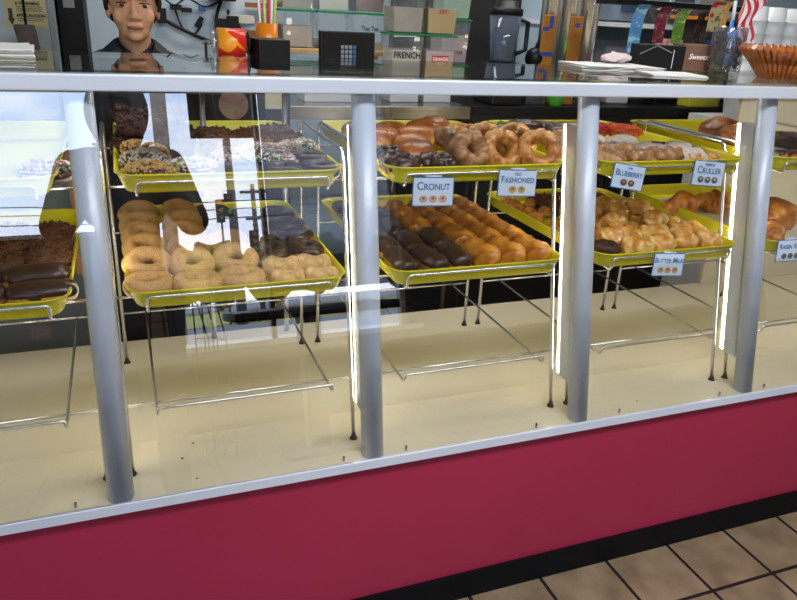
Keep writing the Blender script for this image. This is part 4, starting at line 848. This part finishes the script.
for z_ in (1.448, 1.412): MB().poly([(.207, -.0075, z_-.004), (.217, -.0075, z_-.004), (.212, -.0075, z_+.005)]).obj('warning_triangle', lk, mh)
for z_ in (1.438, 1.432, 1.426, 1.402, 1.396): MB().box(.210, .285, -.0072, -.0062, z_, z_+.0018).obj('fine_print', lk, mh)
hp = thing('hanging_pad', 'worn dark brown pad hanging by a cord before the grey machine', 'pad', (-.175, 1.33, 1.30))
MB().hexa([(-.026, -.012), (.028, -.012), (.028, .012), (-.026, .012)], [(-.042, -.012), (.02, -.012), (.02, .012), (-.042, .012)], 0, .088).obj('pad_body', mat('worn_brown_leather', (74, 58, 52), .6, var=(50, 38, 34), vs=22), hp, bev=.006)
MB().tube([(-.005, 0, .085), (-.002, .0, .30), (-.002, 0, 1.42)], .004, 8).obj('cord', BLACK, hp)
dk = MB().box(-.095, -.013, 1.50, 1.9, 0, 1.95).obj('dark_cabinet_column', mat('black_painted_metal', (12, 11, 11), .6, var=(24, 21, 20), vs=14, spec=.2), bev=.003)
tag(dk, 'narrow black metal column between grey machine and blue wall', 'column')
MB().box(-.075, -.040, 1.492, 1.5, 1.440, 1.60).obj('inset_plate', mat('dull_grey_plate', (120, 118, 112), .5), dk)
bpnl = MB().box(-.16, .82, 2.2, 2.39, 0, 2.3).obj('refrigerator', mat('pale_blue_panel', (196, 210, 220), .4, var=(184, 200, 212), vs=3), bev=.003); tag(bpnl, 'smooth pale blue refrigerator side behind the person in black', 'panel')
# cables, adapters
def cable(pts, r_, label, m=BLACK):
    P_ = [Vector((.023+.734*p[0], p[1], p[2]-.012)) for p in pts]; out = []
    for i in range(len(P_)-1):
        p0, p1, p2, p3 = P_[max(i-1, 0)], P_[i], P_[i+1], P_[min(i+2, len(P_)-1)]
        for k in range(8):
            t_ = k/8; out.append(.5*((2*p1)+(p2-p0)*t_+(2*p0-5*p1+4*p2-p3)*t_*t_+(3*p1-p0-3*p2+p3)*t_**3))
    out.append(P_[-1]); o = MB().tube(out, r_, 8).obj('power_cable', m); tag(o, label, 'cable', 'cables on the pale blue wall'); return o
cy_ = 2.18
cable([(.33, cy_, 1.42), (.45, cy_-.02, 1.375), (.60, cy_, 1.33), (.72, cy_, 1.31)], .008, 'thick black cable sagging from the wall box to the right')
cable([(.36, cy_, 1.50), (.42, cy_-.03, 1.47), (.50, cy_, 1.50), (.60, cy_-.02, 1.47), (.70, cy_, 1.50)], .004, 'thin black cable looping along the wall top')
cable([(.42, cy_, 1.47), (.46, cy_-.02, 1.38), (.53, cy_, 1.355), (.58, cy_, 1.40)], .004, 'thin dark cable loop hanging from the adapter')
cable([(.70, cy_, 1.50), (.66, cy_-.03, 1.42), (.68, cy_-.04, 1.34), (.70, cy_, 1.28)], .007, 'black cable running down left of the power strip')
cable([(.74, cy_, 1.46), (.725, cy_-.04, 1.38), (.73, cy_-.05, 1.28)], .007, 'black cable dangling beside the power strip')
cable([(.80, cy_, 1.42), (.81, cy_-.04, 1.34), (.80, cy_, 1.28)], .006, 'black cable right of the power strip')
cable([(.40, cy_, 1.495), (.52, cy_-.03, 1.515), (.64, cy_, 1.49), (.80, cy_-.02, 1.53)], .004, 'white cable along the wall top', WHITE)
for k, (x_, z_, w_, h_, d_, l) in enumerate(((.345, 1.425, .04, .06, .03, 'black wall adapter left of the cables'), (.43, 1.462, .05, .022, .03, 'small flat black adapter under the white cable'), (.49, 1.452, .045, .02, .03, 'second flat black adapter beside the blue plug'), (.69, 1.40, .06, .05, .04, 'black adapter plugged left in the power strip'), (.755, 1.395, .05, .085, .045, 'tall black adapter in the middle of the power strip'), (.56, 1.405, .02, .05, .02, 'slim black plug hanging at an angle'))):
    o = MB().box(-w_/2, w_/2, -d_, 0, -h_/2, h_/2).obj('power_adapter', BLACK, bev=.003); o.location = (.023+.734*x_, cy_ if k not in (3, 4) else cy_-.02, z_-.012); o.rotation_euler = (0, .6 if k == 5 else 0, 0); tag(o, l, 'adapter', 'adapters on the pale blue wall')
o = MB().box(.50, .68, cy_-.02, cy_, 1.395, 1.43).obj('power_strip', mat('cream_plastic', (206, 200, 184), .4), bev=.003); tag(o, 'cream power strip with black adapters on the wall', 'power strip')
o = MB().box(.435, .465, cy_-.02, cy_, 1.44, 1.462).obj('blue_plug', mat('blue_plastic', (50, 100, 180), .4), bev=.003); tag(o, 'small blue plug on the wall', 'plug')
o = MB().box(.64, .77, cy_-.03, cy_, 1.465, 1.485).obj('wood_strip', mat('reddish_wood', (160, 90, 50), .5, var=(140, 74, 40), vs=20)); tag(o, 'reddish wooden strip at the wall top by the straws', 'wooden strip')
o = MB().box(.48, .59, cy_-.09, cy_, 1.485, 1.54).obj('router', BLACK, bev=.006); tag(o, 'black router above the power strip, cut by the top edge', 'router')
o = MB().box(.46, .52, 1.02, 1.04, 1.26, 1.41).obj('brown_card', mat('brown_card', (150, 92, 40), .6)); tag(o, 'brown card standing left of the straw cup', 'card'); MB().box(.47, .51, 1.03, 1.05, 0, 1.26).obj('holder', BLACK, o)

# ------------------------------------------------------------------ outdoor things seen only in the case glass
def pole(name, label, x_, y_, z1, r_, arm=None, cat='pole'):
    r = thing(name, label, cat, (x_, y_, -.1))
    PM = mat('weathered_pole', (84, 78, 76), .8, var=(70, 66, 66), vs=3)
    MB().tube([(0, 0, 0), (0, 0, z1+.1)], [r_, r_*.7], 12).obj('shaft', PM, r)
    if arm:
        for z_, w_ in arm: MB().box(-w_, w_, -.05, .05, z_, z_+.10).obj('crossarm', PM, r)
    return r
pole('street_lamp_pole', 'tall weathered pole beyond the parking lot', 3.72, -26, 7.0, .20)
pole('utility_pole', 'wooden utility pole with two crossarms across the street', 4.62, -26.5, 5.3, .12, ((5.05, .5), (4.0, .35)))
pole('signal_post', 'slim post carrying traffic signals', 3.2, -25.4, 4.4, .05)
for x_, z_ in ((3.16, 4.15), (3.48, 4.35), (4.30, 2.95)):
    r = thing('traffic_signal', 'black three lamp traffic signal, %s' % {4.15: 'lower of the left pair', 4.35: 'upper of the left pair', 2.95: 'the low one by the utility pole'}[z_], 'traffic signal', (x_, -25.2, z_), (0, 0, 0), 'traffic signals')
    MB().box(-.15, .15, -.12, .12, -.42, .42).obj('housing', BLACK, r, bev=.02)
    for k in range(3): MB().tube([(0, .12, .27-.27*k), (0, .20, .27-.27*k)], .09, 14).obj('lamp', mat('signal_lens_%d' % k, ((90, 20, 20), (110, 80, 20), (20, 90, 60))[k], .3), r)
for k, z_ in enumerate((4.9, 4.6, 4.25)):
    b = MB(); b.tube([(-14+q*4, -26.5, z_-.25*math.sin(PI*((q*4+14) % 20)/20)) for q in range(11)], .02, 6); o = b.obj('overhead_wire', BLACK); tag(o, 'overhead wire across the street, %s one' % ('top', 'middle', 'low')[k], 'wire', 'overhead wires')
def tree(x_, y_, h_, w_, col, label):
    r = thing('street_tree', label, 'tree', (x_, y_, -.15), (0, 0, 0), 'trees across the street')
    MB().tube([(0, 0, 0), (.1, 0, h_*.5)], [.22, .12], 10).obj('trunk', WOOD, r)
    b = MB(); b.ell((0, 0, h_*.6), (w_, w_*.7, h_*.42), 28, 18)
    for v in b.b.verts: v.co += Vector((noise.noise(v.co*1.1+Vector((x_, 0, 0))), noise.noise(v.co*1.2+Vector((0, x_, 0))), noise.noise(v.co*1.3+Vector((0, 0, x_)))))*1.2
    b.obj('foliage', col, r)
LF = [mat('foliage_ochre', (150, 136, 76), .9, var=(110, 106, 58), vs=2, bump=1, bs=4), mat('foliage_olive', (112, 120, 70), .9, var=(86, 96, 52), vs=2, bump=1, bs=4)]
for k, (x_, h_, w_) in enumerate(((-9, 5, 3.4), (-3, 4.6, 3), (2.2, 4.9, 3), (6.2, 4.4, 2.8), (9.6, 4.8, 2.6), (14.2, 5.2, 3.3), (20, 5, 3.6), (27, 5.5, 4))):
    tree(x_, -50-7*(k % 2), h_*(1+.12*(k % 2)), w_*.8, LF[k % 2], '%s street tree beyond the dry grass, %s in the row' % (('ochre', 'olive')[k % 2], ('first', 'second', 'third', 'fourth', 'fifth', 'sixth', 'seventh', 'eighth')[k]))
# customer table in the shop
tb = thing('customer_table', 'dark rectangular pedestal table by the shop window', 'table', (.98, -2.45, 0))
MB().box(-.45, .47, -.3, .3, .785, .835).obj('tabletop', BLACK, tb, bev=.008); MB().box(-.06, .06, -.06, .06, .02, .785).obj('pedestal', BLACK, tb); MB().box(-.22, .22, -.22, .22, 0, .02).obj('base', BLACK, tb)
wr = thing('magazine_rack', 'black wire magazine rack beside the customer table', 'rack', (.41, -2.62, 0))
b = MB()
for x_ in (-.05, 0, .05):
    b.tube([(x_, -.05, 0), (x_, -.05, .93), (x_+.02, .05, .90), (x_+.06, .06, .70), (x_+.06, .06, 0)], .004, 6)
for z_ in (.1, .5, .7, .88): b.tube([(-.05, -.05, z_), (.05, -.05, z_), (.11, .06, z_-.02)], .004, 6)
b.obj('wire_frame', BLACK, wr)
no_ = [o for o in bpy.data.objects if o.name == 'red_notice'][0]
b = MB().box(-.59, -.49, -3.4718, -3.4708, .765, .82).obj('number_plate', mat('notice_grey', (170, 160, 160), .5), no_)
text('lettering', '1710', .052, BLACK, no_, (-.54, -3.4700, .792), rot=(PI/2, 0, PI), sx=.8, bold=.001)

# ------------------------------------------------------------------ people
def voxel(name, builders, m, vox, smooth=3, parent=None):
    bm = bmesh.new()
    for me in builders: bm.from_mesh(me); 
    me = bpy.data.meshes.new(name); bm.to_mesh(me); bm.free()
    o = bpy.data.objects.new(name, me); C.objects.link(o)
    r = o.modifiers.new('r', 'REMESH'); r.mode = 'VOXEL'; r.voxel_size = vox; r.use_smooth_shade = True
    if smooth: q = o.modifiers.new('s', 'SMOOTH'); q.iterations = smooth; q.factor = .5
    dg = bpy.context.evaluated_depsgraph_get(); m2 = bpy.data.meshes.new_from_object(o.evaluated_get(dg)); bpy.data.objects.remove(o)
    for a in (m if isinstance(m, (list, tuple)) else [m]): m2.materials.append(a)
    for p in m2.polygons: p.use_smooth = True
    return m2
def limb(pts, rs, n=14):
    b = MB(); P_, R_ = [], []
    P0 = [Vector(p) for p in pts]
    for i in range(len(P0)-1):
        for k in range(4):
            t_ = k/4; P_.append(P0[i].lerp(P0[i+1], t_)); R_.append(rs[i]+(rs[i+1]-rs[i])*t_)
    P_.append(P0[-1]); R_.append(rs[-1]); b.tube(P_, R_, n)
    for p, r_ in ((P0[0], rs[0]), (P0[-1], rs[-1])): b.ell(p, (r_, r_, r_), n, 8)
    for i in range(1, len(P0)-1): b.ell(P0[i], (rs[i],)*3, n, 8)
    return b.mesh('l', BLACK)
def ellm(c, r): return MB().ell(c, r, 24, 16).mesh('l', BLACK)
def hand(wr_, d, side, up, curl=.5, s_=1.0):
    """palm, four unequal bent fingers and a thumb from the palm side; d points from wrist to fingers"""
    d = Vector(d).normalized(); up = (Vector(up) - d*Vector(up).dot(d)).normalized(); sd = d.cross(up)*side; w0 = Vector(wr_); out = []
    out.append(limb([w0, w0+d*.04*s_, w0+d*.085*s_], [.020*s_, .026*s_, .022*s_]))
    for k in (-1, 1): out.append(limb([w0+d*.03*s_+sd*.016*k*s_, w0+d*.085*s_+sd*.022*k*s_], [.015*s_, .013*s_]))
    for k, L in enumerate((.068, .078, .072, .055)):
        p = w0 + d*.085*s_ + sd*(.028-.0187*k)*s_; q = p + (d*math.cos(curl*.5) - up*math.sin(curl*.5))*L*.45*s_; r_ = q + (d*math.cos(curl*1.4) - up*math.sin(curl*1.4))*L*.33*s_; t_ = r_ + (d*math.cos(curl*2.2) - up*math.sin(curl*2.2))*L*.25*s_
        out.append(limb([p - d*.02*s_, q, r_, t_], [.0095*s_, .0088*s_, .0080*s_, .0070*s_], 10))
    p = w0 + d*.025*s_ + sd*.022*s_; out.append(limb([p, p+(d*.5+sd*.8-up*.2)*.035*s_, p+(d*.5+sd*.8-up*.2)*.035*s_+(d*.85+sd*.3-up*.4)*.03*s_], [.013*s_, .0105*s_, .0085*s_], 10))
    return out
def head_parts(c, f=1):
    """c: centre of skull at eye height, face towards -y when f = 1"""
    c = Vector(c); v = lambda x_, y_, z_: c + Vector((x_, y_*f, z_))
    P_ = [ellm(v(0, .018, .025), (.068, .092, .088)), ellm(v(0, -.018, -.020), (.057, .066, .070)), ellm(v(0, -.030, -.062), (.042, .048, .034)), ellm(v(0, -.064, -.078), (.021, .018, .015)),
          ellm(v(-.034, -.050, -.026), (.022, .020, .024)), ellm(v(.034, -.050, -.026), (.022, .020, .024)), ellm(v(0, -.070, .026), (.045, .018, .012)),
          limb([v(0, -.080, .006), v(0, -.092, -.024)], [.0075, .0115], 10), ellm(v(-.012, -.086, -.029), (.008, .009, .007)), ellm(v(.012, -.086, -.029), (.008, .009, .007)),
          ellm(v(0, -.079, -.052), (.024, .010, .0055)), ellm(v(0, -.076, -.061), (.020, .010, .0055)),
          ellm(v(-.068, .012, -.012), (.007, .015, .025)), ellm(v(.068, .012, -.012), (.007, .015, .025))]
    return P_
SKIN = mat('warm_skin', (206, 156, 124), .5, var=(196, 142, 110), vs=14, sss=.1)
SHIRT = mat('black_cotton', (22, 24, 30), .8, var=(28, 30, 38), vs=30); HAIR = mat('black_hair', (18, 15, 15), .45, bump=.6, bs=120); LIP = mat('muted_lip', (158, 92, 78), .45)
TROU = mat('dark_trousers', (30, 32, 40), .8, var=(36, 38, 46), vs=20)
wx, wy = .133, 1.02; E_ = (wx, wy, 1.462)
wm = thing('person', 'person with short black hair in a black collared shirt behind the counter, facing forward', 'person', (wx, wy, 0))
def wl(p): return (wx+p[0], wy+p[1], p[2])
parts = head_parts((wx, wy-.0, 1.462))
parts += [limb([wl((0, .03, 1.41)), wl((0, .045, 1.33)), wl((0, .05, 1.27))], [.044, .046, .058]), limb([wl((-.145, .05, 1.262)), wl((0, .05, 1.300)), wl((.145, .05, 1.262))], [.046, .062, .046]),
          limb([wl((0, .05, 1.22)), wl((0, .04, 1.08)), wl((0, .05, .92)), wl((0, .05, .82))], [.115, .12, .115, .13])]
for sg in (-1, 1):
    parts += [ellm(wl((sg*.075, .045, 1.15)), (.085, .085, .12)), limb([wl((sg*.158, .05, 1.255)), wl((sg*.20, .07, 1.02)), wl((sg*.205, .02, .80))], [.045, .036, .024]),
              limb([wl((sg*.085, .05, .84)), wl((sg*.09, .04, .46)), wl((sg*.09, .06, .07))], [.085, .056, .038]), limb([wl((sg*.09, .06, .045)), wl((sg*.095, -.07, .03))], [.038, .030])]
    parts += hand(wl((sg*.205, .02, .80)), (0, -.05, -1), sg, (sg*1, 0, 0) if False else (0, 1, 0), .4, .92)
body = link('body', voxel('body', parts, SKIN, .0042, 2), wm); body.matrix_parent_inverse = Matrix.Translation((-wx, -wy, 0))
def cloth(name, src, m, test, off=.006, parent=None, inv=None):
    bm = bmesh.new(); bm.from_mesh(src); bm.normal_update()
    for v in bm.verts: v.co += v.normal*off
    bmesh.ops.delete(bm, geom=[f for f in bm.faces if not test(f.calc_center_median())], context='FACES')
    me = bpy.data.meshes.new(name); bm.to_mesh(me); bm.free(); me.materials.clear(); me.materials.append(m)
    o = link(name, me, parent); 
    if inv: o.matrix_parent_inverse = inv
    q = o.modifiers.new('t', 'SOLIDIFY'); q.thickness = .003; q.offset = 1; return o
INV = Matrix.Translation((-wx, -wy, 0))
cloth('shirt', body.data, SHIRT, lambda p: .86 < p.z and (p.z < 1.355 - max(0, (wy+.03-p.y))*.62 + abs(p.x-wx)*.42 if abs(p.x-wx) < .11 else True) and p.z < 1.372 and not (abs(p.x-wx) > .155 and p.z < 1.05), .007, wm, INV)
cloth('trousers', body.data, TROU, lambda p: .09 < p.z < .90 and abs(p.x-wx) < .17, .006, wm, INV)
cloth('shoe', body.data, BLACK, lambda p: p.z < .10, .006, wm, INV)
for sg in (-1, 1):
    b = MB(); P_ = [(sg*.012, -.052, 1.300), (sg*.050, -.030, 1.352), (sg*.056, .030, 1.372), (sg*.030, .088, 1.378), (0, .098, 1.378)]; Q_ = [(sg*.030, -.072, 1.292), (sg*.082, -.038, 1.322), (sg*.088, .032, 1.345), (sg*.045, .112, 1.350), (0, .122, 1.350)]
    for a in range(4): b.poly([wl(P_[a]), wl(P_[a+1]), wl(Q_[a+1]), wl(Q_[a])])
    c_ = b.obj('collar', SHIRT, wm); c_.matrix_parent_inverse = INV; q = c_.modifiers.new('t', 'SOLIDIFY'); q.thickness = .004
# hair cap: skull shell above the hairline
def hair_test(p):
    dx, dy, dz = p.x-wx, p.y-wy, p.z-1.462
    if dy < -.035: return dz > .052 - .25*max(0, abs(dx)-.03)
    return dz > -.045 + max(0, -(dy-.03))*1.15
hb = bmesh.new(); hb.from_mesh(MB().ell((wx, wy+.020, 1.490), (.074, .096, .094), 48, 36).mesh('h', HAIR)); hb.normal_update()
for v in hb.verts: v.co += v.normal*(.004*noise.noise(v.co*40) + .003)
bmesh.ops.delete(hb, geom=[f for f in hb.faces if not hair_test(f.calc_center_median())], context='FACES')
hm = bpy.data.meshes.new('hair'); hb.to_mesh(hm); hb.free(); hm.materials.append(HAIR)
ho = link('hair', hm, wm); ho.matrix_parent_inverse = INV; q = ho.modifiers.new('t', 'SOLIDIFY'); q.thickness = .009; q.offset = 0
EW = mat('eye_white', (186, 174, 166), .3); IR = mat('dark_iris', (36, 24, 20), .2)
def kid(b, nm, m): o = b.obj(nm, m, wm); o.matrix_parent_inverse = INV; return o
for sg in (-1, 1):
    kid(MB().ell(wl((sg*.030, -.0655, 1.464)), (.0125, .010, .0040), 16, 10), 'eye', EW); kid(MB().ell(wl((sg*.030, -.0735, 1.464)), (.0064, .0040, .0048), 12, 8), 'iris', IR)
    kid(MB().tube([wl((sg*.016, -.0765, 1.4705)), wl((sg*.030, -.0775, 1.4725)), wl((sg*.044, -.0705, 1.469))], .0016, 6), 'upper_eyelid', HAIR)
    kid(MB().tube([wl((sg*.014, -.084, 1.484)), wl((sg*.032, -.083, 1.489)), wl((sg*.050, -.072, 1.483))], [.0022, .0028, .0014], 6), 'eyebrow', HAIR)
kid(MB().tube([wl((-.021, -.082, 1.4075)), wl((-.012, -.0885, 1.4085)), wl((0, -.090, 1.4075)), wl((.012, -.0885, 1.4085)), wl((.021, -.082, 1.4075))], [.0015, .0042, .0045, .0042, .0015], 8), 'mouth', LIP)
kid(MB().tube([wl((-.022, -.0870, 1.4055)), wl((0, -.0945, 1.4050)), wl((.022, -.0870, 1.4055))], .0009, 6), 'mouth_line', HAIR)

# the photographer, seen only as a dark reflection in the case glass
px_, py_ = .055, -1.72
ph = thing('person.001', 'person in dark clothes holding up a phone before the case, seen mirrored in its glass', 'person', (px_, py_, 0))
def pl_(p): return (px_+p[0], py_+p[1], p[2])
HH = 1.79
parts = head_parts((px_, py_, HH), -1)
parts += [limb([pl_((0, -.03, HH-.05)), pl_((0, -.04, HH-.16)), pl_((0, -.05, HH-.23))], [.056, .056, .066]), limb([pl_((-.18, -.05, HH-.24)), pl_((0, -.05, HH-.215)), pl_((.18, -.05, HH-.24))], [.058, .072, .058]),
          limb([pl_((0, -.05, HH-.28)), pl_((0, -.04, HH-.46)), pl_((0, -.05, HH-.66)), pl_((0, -.05, .92))], [.125, .125, .12, .135]), ellm(pl_((0, -.03, HH+.02)), (.115, .12, .12)), ellm(pl_((0, -.05, HH-.08)), (.11, .09, .12))]
PHN = CAM - cf*.016 - cu*.01
for sg in (-1, 1):
    wr_ = PHN + Vector((sg*.085, -.055, -.065))
    el_ = Vector(pl_((sg*.270, .10, 1.275)))
    parts += [ellm(pl_((sg*.09, -.045, HH-.37)), (.10, .10, .14)), limb([pl_((sg*.195, -.05, HH-.25)), el_], [.066, .056]), limb([el_, wr_], [.056, .030]),
              limb([pl_((sg*.10, -.05, .95)), pl_((sg*.105, -.05, .50)), pl_((sg*.11, -.07, .09))], [.105, .07, .05]), limb([pl_((sg*.11, -.07, .05)), pl_((sg*.12, .09, .035))], [.045, .034])]
    parts += hand(wr_, (-sg*.25, .45, .85), sg, (-sg*.8, -.5, .2), .75)
INP = Matrix.Translation((-px_, -py_, 0))
pb = link('body', voxel('body', parts, mat('darkened_skin', (104, 72, 54), .6, var=(92, 62, 46), vs=14), .0065, 2), ph); pb.matrix_parent_inverse = INP  # skin colour darkened so the mirrored face stays in silhouette
armx = .16
cloth('jacket', pb.data, SHIRT, lambda p: .90 < p.z < HH-.17 and p.y < CAM.y-.10, .010, ph, INP)
cloth('trousers', pb.data, TROU, lambda p: .09 < p.z < .93 and p.y < py_+.2, .008, ph, INP)
cloth('shoe', pb.data, BLACK, lambda p: p.z < .095, .008, ph, INP)
hb = MB().ell((px_, py_-.03, HH-.010), (.130, .136, .165), 32, 24); hb = hb.mesh('added_hood', SHIRT); b2 = bmesh.new(); b2.from_mesh(hb)  # cover added over the head to keep its reflection dark
bmesh.ops.delete(b2, geom=[f for f in b2.faces if (f.calc_center_median().y > py_+.04 and abs(f.calc_center_median().x-px_) < .045 and HH-.09 < f.calc_center_median().z < HH+.02)], context='FACES'); hm = bpy.data.meshes.new('added_hood'); b2.to_mesh(hm); b2.free(); hm.materials.append(SHIRT)
co_ = link('added_hood', hm, ph); co_.matrix_parent_inverse = INP; q = co_.modifiers.new('t', 'SOLIDIFY'); q.thickness = .006; q.offset = 0
phn = MB().box(-.075, .075, -.036, .036, -.0045, .0045).obj('mobile_phone', BLACK, bev=.003)
mw = cam.matrix_world.copy(); mw.translation = PHN; phn.matrix_world = mw
tag(phn, 'black mobile phone held sideways in both hands of the photographer', 'phone')
